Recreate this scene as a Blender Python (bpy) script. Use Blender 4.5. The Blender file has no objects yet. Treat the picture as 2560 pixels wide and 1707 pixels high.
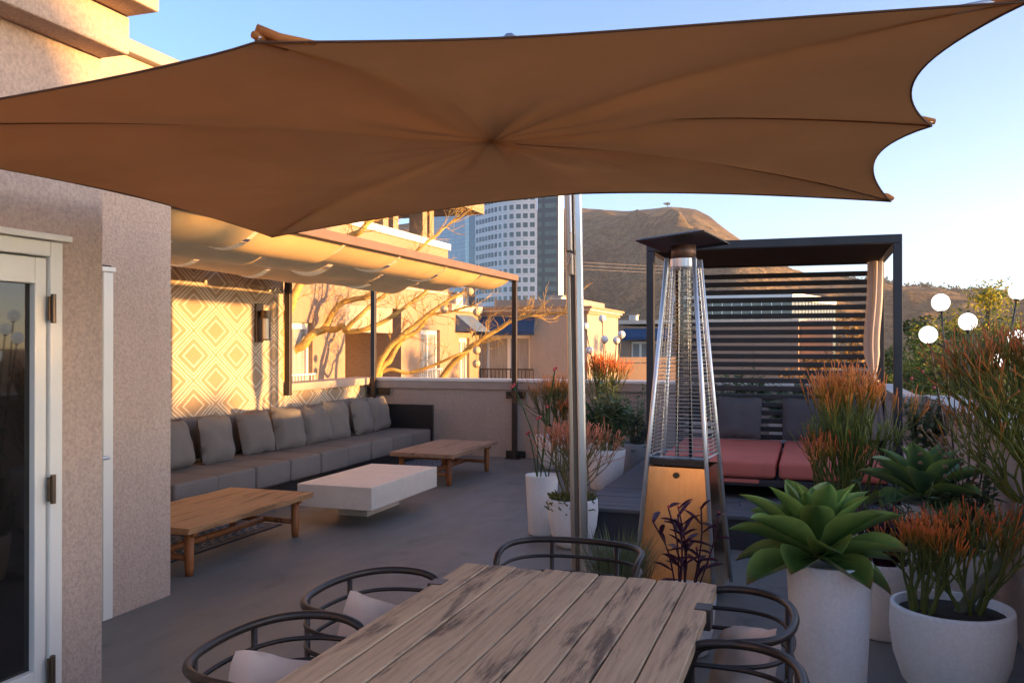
import bpy, math, random
from mathutils import Vector, Matrix, noise

rnd = random.Random(7)
R = math.radians
sc = bpy.context.scene
C = sc.collection

# ------------------------------------------------------------------ camera, sky, sun, exposure
cam = bpy.data.cameras.new('camera')
camo = bpy.data.objects.new('camera', cam)
C.objects.link(camo)
camo.location = (0, 0, 1.55)
camo.rotation_euler = (R(90.22), 0, R(18.82))
cam.sensor_width = 36
cam.lens = 30.94
cam.clip_start = 0.05
cam.clip_end = 9000
sc.camera = camo

SUN_EL, SUN_AZ = 3.0, 86.0        # azimuth clockwise from +Y
wd = bpy.data.worlds.new('World')
sc.world = wd
wd.use_nodes = True
wn = wd.node_tree
sky = wn.nodes.new('ShaderNodeTexSky')
sky.sky_type = 'NISHITA'
sky.sun_disc = False
sky.sun_elevation = R(SUN_EL)
sky.sun_rotation = R(SUN_AZ)
sky.air_density = 0.5
sky.dust_density = 0.6
sky.ozone_density = 1.9
wn.links.new(sky.outputs[0], wn.nodes['Background'].inputs[0])
wn.nodes['Background'].inputs[1].default_value = 0.15

sun = bpy.data.lights.new('sun', 'SUN')
sun.energy = 3.2
sun.color = (1.0, 0.54, 0.18)
sun.angle = R(0.6)
suno = bpy.data.objects.new('sun', sun)
C.objects.link(suno)
_d = Vector((math.cos(R(SUN_EL)) * math.sin(R(SUN_AZ)), math.cos(R(SUN_EL)) * math.cos(R(SUN_AZ)), math.sin(R(SUN_EL))))
suno.rotation_euler = _d.to_track_quat('Z', 'Y').to_euler()
suno.location = (30, 0, 20)

sc.view_settings.view_transform = 'Standard'
sc.view_settings.look = 'None'
sc.view_settings.gamma = 1
sc.view_settings.exposure = 2.68

# ------------------------------------------------------------------ materials
def nodes_of(name):
    m = bpy.data.materials.new(name)
    m.use_nodes = True
    nt = m.node_tree
    return m, nt, nt.nodes['Principled BSDF']

def coords(nt, scale=(1, 1, 1), kind='Object', rot=(0, 0, 0)):
    tc = nt.nodes.new('ShaderNodeTexCoord')
    mp = nt.nodes.new('ShaderNodeMapping')
    mp.inputs['Scale'].default_value = scale
    mp.inputs['Rotation'].default_value = rot
    nt.links.new(tc.outputs[kind], mp.inputs['Vector'])
    return mp.outputs[0]

def noise_tex(nt, vec, scale, detail=4, rough=.55, dist=0):
    n = nt.nodes.new('ShaderNodeTexNoise')
    n.inputs['Scale'].default_value = scale
    n.inputs['Detail'].default_value = detail
    n.inputs['Roughness'].default_value = rough
    n.inputs['Distortion'].default_value = dist
    nt.links.new(vec, n.inputs['Vector'])
    return n.outputs['Fac']

def ramp(nt, fac, stops):
    r = nt.nodes.new('ShaderNodeValToRGB')
    e = r.color_ramp.elements
    while len(e) < len(stops):
        e.new(.5)
    for i, (p, c) in enumerate(stops):
        e[i].position = p
        e[i].color = (*c, 1)
    nt.links.new(fac, r.inputs[0])
    return r.outputs[0]

def mix(nt, a, b, fac, mode='MIX'):
    m = nt.nodes.new('ShaderNodeMix')
    m.data_type = 'RGBA'
    m.blend_type = mode
    for sock, val in ((m.inputs[0], fac), (m.inputs[6], a), (m.inputs[7], b)):
        if hasattr(val, 'links'):
            nt.links.new(val, sock)
        elif isinstance(val, (int, float)):
            sock.default_value = val
        else:
            sock.default_value = (*val, 1)
    return m.outputs[2]

def add_bump(nt, bs, fac, strength, dist=.01):
    b = nt.nodes.new('ShaderNodeBump')
    b.inputs['Strength'].default_value = strength
    b.inputs['Distance'].default_value = dist
    nt.links.new(fac, b.inputs['Height'])
    nt.links.new(b.outputs[0], bs.inputs['Normal'])

def mat(name, col, rough=.6, metal=0., var=.12, scale=6, bump=0., bscale=80, bdist=.004, spec=.4, stretch=(1, 1, 1), col2=None, emit=None, estr=0, fine=0.):
    m, nt, bs = nodes_of(name)
    vec = coords(nt, stretch)
    a = tuple(max(0, c * (1 - var)) for c in col)
    b = col2 or tuple(min(1, c * (1 + var)) for c in col)
    f = noise_tex(nt, vec, scale, 5, .6)
    cl = ramp(nt, f, [(.3, a), (.7, b)])
    if fine:
        f2 = noise_tex(nt, vec, bscale, 2, .6)
        cl = mix(nt, cl, ramp(nt, f2, [(.3, (1 - fine,) * 3), (.7, (1 + fine * .4,) * 3)]), 1, 'MULTIPLY')
    nt.links.new(cl, bs.inputs['Base Color'])
    bs.inputs['Roughness'].default_value = rough
    bs.inputs['Metallic'].default_value = metal
    bs.inputs['Specular IOR Level'].default_value = spec
    if bump:
        add_bump(nt, bs, noise_tex(nt, vec, bscale, 3, .6), bump, bdist)
    if emit:
        bs.inputs['Emission Color'].default_value = (*emit, 1)
        bs.inputs['Emission Strength'].default_value = estr
    return m

def wood(name, base, dark, axis, grain=1., rough=.7):
    """weathered boards: grain stretched along one axis, darker silvered patches"""
    m, nt, bs = nodes_of(name)
    st = [26, 26, 26]
    st[axis] = 1.3
    oi = nt.nodes.new('ShaderNodeObjectInfo')
    mul = nt.nodes.new('ShaderNodeVectorMath')
    mul.operation = 'SCALE'
    mul.inputs[0].default_value = (7.3, 9.1, 5.7)
    nt.links.new(oi.outputs['Random'], mul.inputs['Scale'])
    tc = nt.nodes.new('ShaderNodeTexCoord')
    add = nt.nodes.new('ShaderNodeVectorMath')
    nt.links.new(tc.outputs['Object'], add.inputs[0])
    nt.links.new(mul.outputs[0], add.inputs[1])
    mp = nt.nodes.new('ShaderNodeMapping')
    mp.inputs['Scale'].default_value = st
    nt.links.new(add.outputs[0], mp.inputs['Vector'])
    g = noise_tex(nt, mp.outputs[0], 2.6, 10, .72, .5)
    st2 = [11, 11, 11]
    st2[axis] = 1.4
    mp2 = nt.nodes.new('ShaderNodeMapping')
    mp2.inputs['Scale'].default_value = st2
    nt.links.new(add.outputs[0], mp2.inputs['Vector'])
    p = noise_tex(nt, mp2.outputs[0], .9, 6, .7, .5)
    light = tuple(min(1, c * 1.2) for c in base)
    c1 = ramp(nt, g, [(.30, dark), (.40, tuple(c * .82 for c in base)), (.52, base), (.75, light)])
    c2 = ramp(nt, g, [(.40, tuple(c * .5 for c in dark)), (.56, dark), (.62, base)])
    f = ramp(nt, p, [(.54, (0, 0, 0)), (.62, (grain,) * 3)])
    nt.links.new(mix(nt, c1, c2, f), bs.inputs['Base Color'])
    bs.inputs['Roughness'].default_value = rough
    bs.inputs['Specular IOR Level'].default_value = .3
    add_bump(nt, bs, g, .5, .004)
    return m

def fabric(name, col, trans=.35, rough=.9, weave=420, col2=None, bump=.25):
    m, nt, bs = nodes_of(name)
    out = nt.nodes['Material Output']
    vec = coords(nt)
    f = noise_tex(nt, vec, 2.2, 4, .6)
    cl = ramp(nt, f, [(.3, tuple(c * .9 for c in col)), (.7, col2 or tuple(min(1, c * 1.08) for c in col))])
    nt.links.new(cl, bs.inputs['Base Color'])
    bs.inputs['Roughness'].default_value = rough
    bs.inputs['Specular IOR Level'].default_value = .15
    add_bump(nt, bs, noise_tex(nt, vec, weave, 2, .5), bump, .002)
    if trans:
        tr = nt.nodes.new('ShaderNodeBsdfTranslucent')
        nt.links.new(cl, tr.inputs[0])
        ms = nt.nodes.new('ShaderNodeMixShader')
        ms.inputs[0].default_value = trans
        nt.links.new(bs.outputs[0], ms.inputs[1])
        nt.links.new(tr.outputs[0], ms.inputs[2])
        nt.links.new(ms.outputs[0], out.inputs[0])
    return m

def leafmat(name, c1, c2, rough=.5, trans=.25, scale=5, attr=False):
    m, nt, bs = nodes_of(name)
    out = nt.nodes['Material Output']
    if attr:
        at = nt.nodes.new('ShaderNodeAttribute')
        at.attribute_name = 'Col'
        cl = at.outputs['Color']
        vec = coords(nt)
        v = ramp(nt, noise_tex(nt, vec, 9, 3), [(.3, (.72,) * 3), (.7, (1.15,) * 3)])
        cl = mix(nt, cl, v, 1, 'MULTIPLY')
    else:
        vec = coords(nt)
        cl = ramp(nt, noise_tex(nt, vec, scale, 4, .65), [(.3, c1), (.7, c2)])
    nt.links.new(cl, bs.inputs['Base Color'])
    bs.inputs['Roughness'].default_value = rough
    bs.inputs['Specular IOR Level'].default_value = .35
    if trans:
        tr = nt.nodes.new('ShaderNodeBsdfTranslucent')
        nt.links.new(cl, tr.inputs[0])
        ms = nt.nodes.new('ShaderNodeMixShader')
        ms.inputs[0].default_value = trans
        nt.links.new(bs.outputs[0], ms.inputs[1])
        nt.links.new(tr.outputs[0], ms.inputs[2])
        nt.links.new(ms.outputs[0], out.inputs[0])
    return m

def stucco(name, col, bump=.55, bscale=95, streak=.05, grit=.76):
    m, nt, bs = nodes_of(name)
    vec = coords(nt)
    big = ramp(nt, noise_tex(nt, vec, .9, 5, .65), [(.3, tuple(c * (1 - streak) for c in col)), (.7, tuple(c * (1 + streak) for c in col))])
    gf = noise_tex(nt, vec, bscale, 3, .7)
    sp = ramp(nt, gf, [(.3, (grit,) * 3), (.62, (1.07,) * 3)])
    vs = coords(nt, (3.5, 3.5, .35))
    dr = ramp(nt, noise_tex(nt, vs, 1.6, 6, .7), [(.25, (.88, .87, .86)), (.6, (1, 1, 1))])
    cl = mix(nt, mix(nt, big, sp, 1, 'MULTIPLY'), dr, .6, 'MULTIPLY')
    nt.links.new(cl, bs.inputs['Base Color'])
    bs.inputs['Roughness'].default_value = .92
    bs.inputs['Specular IOR Level'].default_value = .2
    add_bump(nt, bs, gf, bump, .008)
    return m

M = {}
M['stucco'] = stucco('stucco_mauve', (.53, .405, .325), .75, 62)
M['stucco_trim'] = mat('painted_metal_taupe', (.42, .32, .26), .45, var=.08, scale=3)
M['stucco_far'] = stucco('stucco_far', (.36, .245, .17), .3, 30)
M['stucco_grey'] = stucco('stucco_grey', (.42, .34, .27), .3, 30)
M['coping_far'] = mat('coping_far', (.62, .50, .38), .5)
M['coping_white'] = mat('coping_white', (.8, .75, .68), .35, var=.05)
M['zinc'] = mat('zinc_coping', (.36, .31, .27), .5, .25, var=.12, scale=3)
M['white_paint'] = mat('white_paint', (.78, .76, .68), .35, var=.04, scale=3)
M['bronze'] = mat('bronze_hinge', (.13, .09, .06), .4, .7)
M['black_metal'] = mat('black_metal', (.022, .02, .019), .38, .0, var=.25, scale=9, spec=.5)
M['bronze_dark'] = mat('dark_bronze_paint', (.045, .032, .026), .42, .0, var=.2, scale=8)
M['beam_brown'] = mat('beam_brown', (.17, .105, .07), .5, 0, var=.1, scale=4)
M['dark_glass'] = mat('dark_glass', (.012, .011, .010), .025, 0, var=.1, spec=.6)
M['steel'] = mat('brushed_steel', (.78, .77, .75), .36, .8, var=.07, scale=3, stretch=(30, 30, 1))
M['steel_wire'] = mat('steel_wire', (.66, .65, .62), .3, 1, var=.05)
M['alu'] = mat('anodised_aluminium', (.64, .62, .6), .3, 1, var=.05, scale=2, stretch=(20, 20, .5))
M['alu_dark'] = mat('groove_dark', (.16, .12, .09), .5, .3)
M['alu_tan'] = mat('champagne_aluminium', (.45, .36, .28), .35, .8, var=.06)
M['pot'] = stucco('white_pot', (.84, .82, .79), .05, 70, .04, .95)
M['pot_grey'] = mat('blue_grey_pot', (.30, .32, .34), .5, var=.06)
M['soil'] = mat('soil', (.05, .035, .024), .95, bump=.8, bscale=60, bdist=.02)
M['terrace'] = None
M['sofa'] = fabric('sofa_taupe', (.168, .150, .136), 0, weave=260, bump=.35)
M['pillow_grey'] = fabric('pillow_charcoal', (.115, .11, .115), 0, weave=260)
M['coral'] = fabric('coral_fabric', (.66, .185, .135), 0, weave=200)
M['cream'] = fabric('cream_linen', (.66, .53, .43), .1, weave=200)
M['curtain'] = fabric('curtain_sheer', (.56, .51, .50), .40, weave=300)
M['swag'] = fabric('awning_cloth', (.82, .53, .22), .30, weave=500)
M['canopy'] = fabric('umbrella_cloth', (.53, .215, .068), .32, weave=500, bump=.3)
M['deck'] = wood('deck_board', (.13, .125, .13), (.09, .088, .094), 0, .5)
M['riser'] = mat('deck_riser', (.045, .048, .058), .5, var=.12)
M['teak'] = wood('weathered_teak', (.48, .335, .205), (.20, .135, .088), 1, 1.)
M['slabwood'] = wood('slab_wood', (.46, .25, .115), (.24, .12, .055), 1, .7)
M['slabwood2'] = wood('slab_wood_grey', (.34, .215, .135), (.17, .10, .06), 1, .8)
M['pegwood'] = wood('peg_wood', (.32, .115, .035), (.12, .04, .015), 2, .9, .45)
M['concrete'] = mat('pale_concrete', (.76, .655, .54), .55, var=.06, scale=7, bump=.12, bscale=50, fine=.05)
M['globe'] = mat('opal_globe', (.9, .88, .84), .35, var=.01, emit=(1, .93, .82), estr=.34)
M['globe_off'] = mat('opal_globe_unlit', (.86, .84, .80), .3, var=.01)
M['bark'] = mat('smooth_bark', (.46, .28, .07), .7, var=.3, scale=7, bump=.6, bscale=28, bdist=.02)
M['bark_dark'] = mat('dark_bark', (.10, .07, .045), .85, var=.3, scale=7, bump=.6, bscale=20, bdist=.03)
M['awning_blue'] = fabric('awning_navy', (.045, .085, .165), .1, weave=150)
M['glass_far'] = mat('far_glass', (.10, .13, .12), .12, 0, var=.35, scale=.8, spec=.7)
M['curtain_far'] = mat('far_curtain', (.30, .29, .27), .25, 0, var=.35, scale=3, stretch=(14, 14, .4), spec=.6)
M['wicker'] = mat('wicker_ball', (.62, .46, .27), .7, var=.3, scale=40, bump=.8, bscale=60, bdist=.02)

def floor_mat():
    m, nt, bs = nodes_of('painted_concrete_floor')
    vec = coords(nt)
    a = noise_tex(nt, vec, .55, 6, .62, .4)
    b = noise_tex(nt, coords(nt, (5, 1.2, 1), rot=(0, 0, R(35))), 1.1, 7, .68)
    cl = mix(nt, ramp(nt, a, [(.3, (.158, .150, .136)), (.72, (.215, .203, .182))]), ramp(nt, b, [(.3, (.93, .93, .94)), (.7, (1.05, 1.04, 1.03))]), 1, 'MULTIPLY')
    st = noise_tex(nt, vec, 1.7, 9, .75, 1.2)
    cl = mix(nt, cl, ramp(nt, st, [(.36, (.72, .71, .70)), (.44, (1, 1, 1)), (.62, (1, 1, 1)), (.70, (1.14, 1.12, 1.10))]), .8, 'MULTIPLY')
    sf = noise_tex(nt, coords(nt, (1.5, 14, 1), rot=(0, 0, R(-20))), 2.2, 8, .8)
    cl = mix(nt, cl, ramp(nt, sf, [(.30, (.86,) * 3), (.40, (1, 1, 1)), (.70, (1, 1, 1)), (.76, (1.2,) * 3)]), .7, 'MULTIPLY')
    sp = noise_tex(nt, vec, 160, 2)
    cl = mix(nt, cl, ramp(nt, sp, [(.35, (.86,) * 3), (.65, (1.08,) * 3)]), 1, 'MULTIPLY')
    nt.links.new(cl, bs.inputs['Base Color'])
    nt.links.new(ramp(nt, b, [(.3, (.58,) * 3), (.7, (.48,) * 3)]), bs.inputs['Roughness'])
    bs.inputs['Specular IOR Level'].default_value = .35
    add_bump(nt, bs, sp, .12, .003)
    return m
M['terrace'] = floor_mat()

def math_node(nt, op, a, b=None, clamp=False):
    n = nt.nodes.new('ShaderNodeMath')
    n.operation = op
    n.use_clamp = clamp
    for i, v in enumerate((a, b)):
        if v is None:
            continue
        if hasattr(v, 'links'):
            nt.links.new(v, n.inputs[i])
        else:
            n.inputs[i].default_value = v
    return n.outputs[0]

def diamond_mat(Y0, Z0, W=.725, H=.525):
    """painted lattice of nested white diamonds on a tan stucco wall"""
    m, nt, bs = nodes_of('diamond_pattern_paint')
    tc = nt.nodes.new('ShaderNodeTexCoord')
    wob = nt.nodes.new('ShaderNodeTexNoise')
    wob.inputs['Scale'].default_value = 7
    nt.links.new(tc.outputs['Object'], wob.inputs['Vector'])
    sp = nt.nodes.new('ShaderNodeSeparateXYZ')
    nt.links.new(tc.outputs['Object'], sp.inputs[0])
    wo = math_node(nt, 'MULTIPLY', math_node(nt, 'SUBTRACT', wob.outputs['Fac'], .5), .03)
    u = math_node(nt, 'ADD', math_node(nt, 'DIVIDE', math_node(nt, 'SUBTRACT', sp.outputs['Y'], Y0), W), wo)
    v = math_node(nt, 'DIVIDE', math_node(nt, 'SUBTRACT', sp.outputs['Z'], Z0), H)
    def edge(x):
        f = math_node(nt, 'FRACT', x)
        return math_node(nt, 'MINIMUM', f, math_node(nt, 'SUBTRACT', 1, f))
    d = math_node(nt, 'MINIMUM', edge(math_node(nt, 'ADD', u, v)), edge(math_node(nt, 'SUBTRACT', u, v)))
    tot = None
    for c0, hw in ((.048, .020), (.128, .018), (.275, .020)):
        k = math_node(nt, 'ABSOLUTE', math_node(nt, 'SUBTRACT', d, c0))
        k = math_node(nt, 'SUBTRACT', hw + .008, k)
        k = math_node(nt, 'MULTIPLY', k, 70, True)
        tot = k if tot is None else math_node(nt, 'MAXIMUM', tot, k)
    vec = tc.outputs['Object']
    gf = noise_tex(nt, vec, 95, 3, .7)
    wear = ramp(nt, noise_tex(nt, vec, 30, 4, .7), [(.32, (.55,) * 3), (.55, (1, 1, 1))])
    fac = mix(nt, (0, 0, 0), wear, tot)
    basec = ramp(nt, noise_tex(nt, vec, 1.2, 4), [(.3, (.32, .235, .155)), (.7, (.37, .27, .18))])
    cl = mix(nt, basec, (.62, .55, .45), fac)
    cl = mix(nt, cl, ramp(nt, gf, [(.3, (.84,) * 3), (.65, (1.05,) * 3)]), 1, 'MULTIPLY')
    nt.links.new(cl, bs.inputs['Base Color'])
    bs.inputs['Roughness'].default_value = .9
    bs.inputs['Specular IOR Level'].default_value = .2
    add_bump(nt, bs, gf, .5, .008)
    return m

# ------------------------------------------------------------------ mesh helpers
ORIGIN = {}

def tag(o, label=None, cat=None, group=None, kind=None):
    if label: o['label'] = label
    if cat: o['category'] = cat
    if group: o['group'] = group
    if kind: o['kind'] = kind
    return o

def thing(name, label, cat, loc=(0, 0, 0), group=None):
    o = bpy.data.objects.new(name, None)
    o.empty_display_size = .1
    C.objects.link(o)
    o.location = loc
    ORIGIN[o.name] = Vector(loc)
    return tag(o, label, cat, group)

class MB:
    def __init__(s):
        s.v, s.f, s.c = [], [], []
    def quad(s, a, b, c, d):
        n = len(s.v); s.v += [a, b, c, d]; s.f.append((n, n + 1, n + 2, n + 3)); return s
    def tri(s, a, b, c):
        n = len(s.v); s.v += [a, b, c]; s.f.append((n, n + 1, n + 2)); return s
    def box(s, x0, x1, y0, y1, z0, z1):
        n = len(s.v)
        s.v += [(x, y, z) for z in (z0, z1) for x, y in ((x0, y0), (x1, y0), (x1, y1), (x0, y1))]
        s.f += [tuple(n + i for i in q) for q in ((0, 3, 2, 1), (4, 5, 6, 7), (0, 1, 5, 4), (1, 2, 6, 5), (2, 3, 7, 6), (3, 0, 4, 7))]
        return s
    def obox(s, ctr, half, mtx):
        n = len(s.v)
        for z in (-1, 1):
            for x, y in ((-1, -1), (1, -1), (1, 1), (-1, 1)):
                p = mtx @ Vector((x * half[0], y * half[1], z * half[2])) + Vector(ctr)
                s.v.append(tuple(p))
        s.f += [tuple(n + i for i in q) for q in ((0, 3, 2, 1), (4, 5, 6, 7), (0, 1, 5, 4), (1, 2, 6, 5), (2, 3, 7, 6), (3, 0, 4, 7))]
        return s
    def tube(s, pts, r, n=6, cap=True, cols=None):
        pts = [Vector(p) for p in pts]
        k = len(pts)
        rr = r if isinstance(r, (list, tuple)) else [r] * k
        t0 = (pts[1] - pts[0]).normalized()
        up = Vector((0, 0, 1)) if abs(t0.z) < .9 else Vector((1, 0, 0))
        nrm = t0.cross(up).normalized()
        base = len(s.v)
        for i, p in enumerate(pts):
            if i == 0: t = t0
            elif i == k - 1: t = (pts[i] - pts[i - 1]).normalized()
            else: t = ((pts[i + 1] - p).normalized() + (p - pts[i - 1]).normalized()).normalized()
            nrm = (nrm - t * nrm.dot(t))
            nrm = nrm.normalized() if nrm.length > 1e-6 else t.orthogonal().normalized()
            bn = t.cross(nrm)
            for j in range(n):
                a = 2 * math.pi * j / n
                s.v.append(tuple(p + (nrm * math.cos(a) + bn * math.sin(a)) * rr[i]))
                if cols is not None: s.c.append(cols[i])
        for i in range(k - 1):
            for j in range(n):
                a, b = base + i * n + j, base + i * n + (j + 1) % n
                s.f.append((a, b, b + n, a + n))
        if cap:
            s.f.append(tuple(base + j for j in range(n))[::-1])
            s.f.append(tuple(base + (k - 1) * n + j for j in range(n)))
        return s
    def lathe(s, ctr, prof, n=28, closed=False):
        base = len(s.v)
        for r, z in prof:
            for j in range(n):
                a = 2 * math.pi * j / n
                s.v.append((ctr[0] + r * math.cos(a), ctr[1] + r * math.sin(a), ctr[2] + z))
        for i in range(len(prof) - 1):
            for j in range(n):
                a, b = base + i * n + j, base + i * n + (j + 1) % n
                s.f.append((a, b, b + n, a + n))
        s.f.append(tuple(base + j for j in range(n))[::-1])
        if not closed:
            s.f.append(tuple(base + (len(prof) - 1) * n + j for j in range(n)))
        return s
    def grid(s, rows):
        base = len(s.v)
        w = len(rows[0])
        for r in rows: s.v += [tuple(p) for p in r]
        for i in range(len(rows) - 1):
            for j in range(w - 1):
                a = base + i * w + j
                s.f.append((a, a + 1, a + 1 + w, a + w))
        return s
    def build(s, name, m, parent=None, smooth=False, bevel=0, thick=0, kind=None, label=None, seg=2):
        me = bpy.data.meshes.new(name)
        o3 = Vector((0, 0, 0))
        if parent is not None:
            o3 = ORIGIN.get(parent.name, o3)
        me.from_pydata([(p[0] - o3.x, p[1] - o3.y, p[2] - o3.z) for p in s.v], [], s.f)
        if s.c and len(s.c) == len(s.v):
            at = me.color_attributes.new('Col', 'FLOAT_COLOR', 'POINT')
            at.data.foreach_set('color', [x for c in s.c for x in (*c, 1)])
        if m is not None: me.materials.append(M[m] if isinstance(m, str) else m)
        if smooth:
            me.polygons.foreach_set('use_smooth', [True] * len(me.polygons))
        me.update()
        o = bpy.data.objects.new(name, me)
        C.objects.link(o)
        if parent is not None:
            o.parent = parent
            ORIGIN[o.name] = o3
        if thick:
            md = o.modifiers.new('solid', 'SOLIDIFY'); md.thickness = thick; md.offset = 0
        if bevel:
            md = o.modifiers.new('bevel', 'BEVEL'); md.width = bevel; md.segments = seg; md.limit_method = 'ANGLE'
        if kind: o['kind'] = kind
        if label: o['label'] = label
        return o

def box(name, m, parent, x0, x1, y0, y1, z0, z1, bevel=0, **k):
    return MB().box(x0, x1, y0, y1, z0, z1).build(name, m, parent, bevel=bevel, **k)

def spline(pts, n=6):
    """Catmull-Rom through the points"""
    P = [Vector(p) for p in pts]
    P = [P[0] * 2 - P[1]] + P + [P[-1] * 2 - P[-2]]
    out = []
    for i in range(1, len(P) - 2):
        for k in range(n):
            t = k / n
            a, b, c, d = P[i - 1], P[i], P[i + 1], P[i + 2]
            out.append(.5 * ((2 * b) + (c - a) * t + (2 * a - 5 * b + 4 * c - d) * t * t + (3 * b - 3 * c + d - a) * t ** 3))
    out.append(P[-2])
    return out

def copy_tree(o, parent=None):
    c = o.copy()
    C.objects.link(c)
    c.parent = parent
    for ch in [x for x in o.children]:
        copy_tree(ch, c)
    return c

def pillow_mesh(w, h, t, seed, n=12):
    """soft square cushion: pointed corners, concave sides, wrinkles"""
    r = random.Random(seed)
    off = Vector((r.uniform(0, 50), r.uniform(0, 50), r.uniform(0, 50)))
    b = MB()
    for side in (1, -1):
        rows = []
        for i in range(n + 1):
            row = []
            for j in range(n + 1):
                u, v = 2 * i / n - 1, 2 * j / n - 1
                x = u * w / 2 * (1 - .055 * (1 - v * v) - .06 * (u * v) ** 4); y = v * h / 2 * (1 - .055 * (1 - u * u) - .06 * (u * v) ** 4)
                e = max(0, (1 - abs(u) ** 2.4)) * max(0, (1 - abs(v) ** 2.4))
                z = side * t / 2 * e ** .42
                nn = noise.noise(Vector((u * 1.7, v * 1.7, side)) + off)
                z += .026 * nn * e ** .3 + .006 * noise.noise(Vector((u * 5, v * 5, side * 2)) + off) * e ** .2
                x += .012 * nn; y += .012 * noise.noise(Vector((v * 2, u * 2, 3)) + off)
                row.append((x, y, z))
            rows.append(row if side > 0 else row[::-1])
        b.grid(rows)
    return b

def merge_close(o, d=.0008):
    import bmesh
    bm = bmesh.new(); bm.from_mesh(o.data)
    bmesh.ops.remove_doubles(bm, verts=bm.verts, dist=d)
    bmesh.ops.recalc_face_normals(bm, faces=bm.faces)
    bm.to_mesh(o.data); bm.free()

def pillow(name, label, m, w, h, t, loc, rot, seed, group, cat='pillow'):
    o = pillow_mesh(w, h, t, seed).build(name, m, None, True)
    merge_close(o)
    for p in o.data.polygons: p.use_smooth = True
    o.location = loc
    o.rotation_euler = rot
    return tag(o, label, cat, group)

# ------------------------------------------------------------------ terrace
tag(box('terrace_floor', 'terrace', None, -6.4, 1.24, -5, 11.7, -9, 0), kind='structure')

# stucco house on the left
house = thing('stucco_house', 'mauve stucco house with stepped eaves and white glazed door at left', 'house', (-4.5, 1, 0))
DY0, DY1, DZ = 1.86, 2.9, 1.98
w = MB()
w.box(-6.2, -3.01, -5, DY0, 0, 2.83).box(-6.2, -3.01, DY1, 3.14, 0, 2.83).box(-6.2, -3.01, DY0, DY1, DZ, 2.83).box(-6.2, -3.12, DY0, DY1, 0, DZ)
w.build('wall', 'stucco', house)
box('eave_band', 'stucco', house, -6.2, -2.86, -5, 3.142, 2.832, 3.0, .01)
box('eave_cornice', 'stucco', house, -6.2, -2.70, -5, 3.144, 3.002, 3.3, .01)
w = MB().box(-6.13, -3.77, 4.0, 4.49, 0, 3.0).box(-6.13, -3.77, 3.15, 4.0, 2.0, 3.0).box(-6.13, -3.86, 3.15, 4.0, 0, 2.0)
w.build('wall', 'stucco', house)
box('eave_band', 'stucco', house, -6.13, -3.67, 3.15, 4.52, 3.002, 3.19, .01)
box('roof_coping', 'zinc', house, -6.13, -3.62, 3.15, 4.56, 3.192, 3.27, .006)
# glazed door in the near wall
door = MB()
door.box(-3.06, -2.985, 2.835, DY1 - .002, 0, DZ - .002).box(-3.06, -2.985, DY0 + .002, 1.92, 0, DZ - .002).box(-3.06, -2.985, 1.92, 2.835, 1.915, DZ - .002)
door = door.build('door_frame', 'white_paint', house, bevel=.006)
leafd = MB()
leafd.box(-3.055, -3.0, 2.772, 2.828, .02, 1.908).box(-3.055, -3.0, 1.926, 2.05, .02, 1.908)
leafd.box(-3.055, -3.0, 2.05, 2.772, 1.80, 1.908).box(-3.055, -3.0, 2.05, 2.772, .02, .22)
leafd.build('door_sash', 'white_paint', door, bevel=.005)
box('pane', 'dark_glass', door, -3.04, -3.03, 2.04, 2.78, .21, 1.81)
for z in (1.70, .955, .21):
    MB().box(-2.984, -2.972, 2.815, 2.85, z - .05, z + .05).tube([(-2.968, 2.832, z - .06), (-2.968, 2.832, z + .06)], .011, 8).build('hinge', 'bronze', door, bevel=.002)
box('door_head_trim', 'white_paint', house, -3.02, -2.965, DY0 - .05, DY1 + .03, DZ + .002, DZ + .028, .004)
# narrow white door beyond the corner
box('side_door_frame', 'white_paint', house, -3.859, -3.752, 3.925, 3.998, .004, 1.958, .004)
d2 = box('side_door', 'white_paint', house, -3.855, -3.80, 3.2, 3.92, .01, 1.96, .006)
box('side_door_head', 'white_paint', house, -3.855, -3.755, 3.2, 4.02, 1.962, 1.99, .004)
MB().tube([(-3.79, 3.93, .92), (-3.72, 3.93, .92), (-3.72, 3.88, .92)], .009, 8).build('handle', 'steel_wire', d2)

# patterned wall behind the sofa
pw = thing('patterned_wall', 'stucco wall painted with white nested diamonds behind the long sofa', 'wall', (-6.25, 7, 0))
M['diamond'] = diamond_mat(.65, 1.70)      # object space is wall origin (Y 7)
MB().box(-6.35, -6.13, 4.492, 9.3, 0, 2.6).box(-6.35, -6.13, 9.3, 11.5, 0, .975).build('wall', 'diamond', pw)
box('ledge', 'stucco_trim', pw, -6.42, -6.05, 9.37, 11.62, .977, 1.075, .006)

# parapets
bp = thing('back_parapet', 'mauve stucco parapet with pale coping at the far end of the terrace', 'parapet', (-3, 11.6, 0))
box('wall', 'stucco', bp, -6.35, .76, 11.5, 11.72, 0, 1.0)
box('fascia', 'stucco_trim', bp, -6.04, .78, 11.465, 11.498, .93, 1.035, .004)
box('coping', 'coping_white', bp, -6.04, .78, 11.45, 11.78, 1.037, 1.075, .006)
rp = thing('side_parapet', 'stucco parapet with metal coping along the right edge behind the pots', 'parapet', (1.1, 4, 0))
MB().box(1.02, 1.24, -5, 8.75, 0, 1.0).box(.76, 1.02, 8.75, 8.95, 0, 1.0).box(.76, .9, 8.95, 11.5, 0, 1.0).build('wall', 'stucco', rp)
MB().box(.98, 1.29, -5, 8.97, 1.002, 1.085).box(.735, .978, 8.72, 8.97, 1.002, 1.085).box(.735, .925, 8.972, 11.44, 1.002, 1.085).build('coping', 'zinc', rp, bevel=.006)

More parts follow.
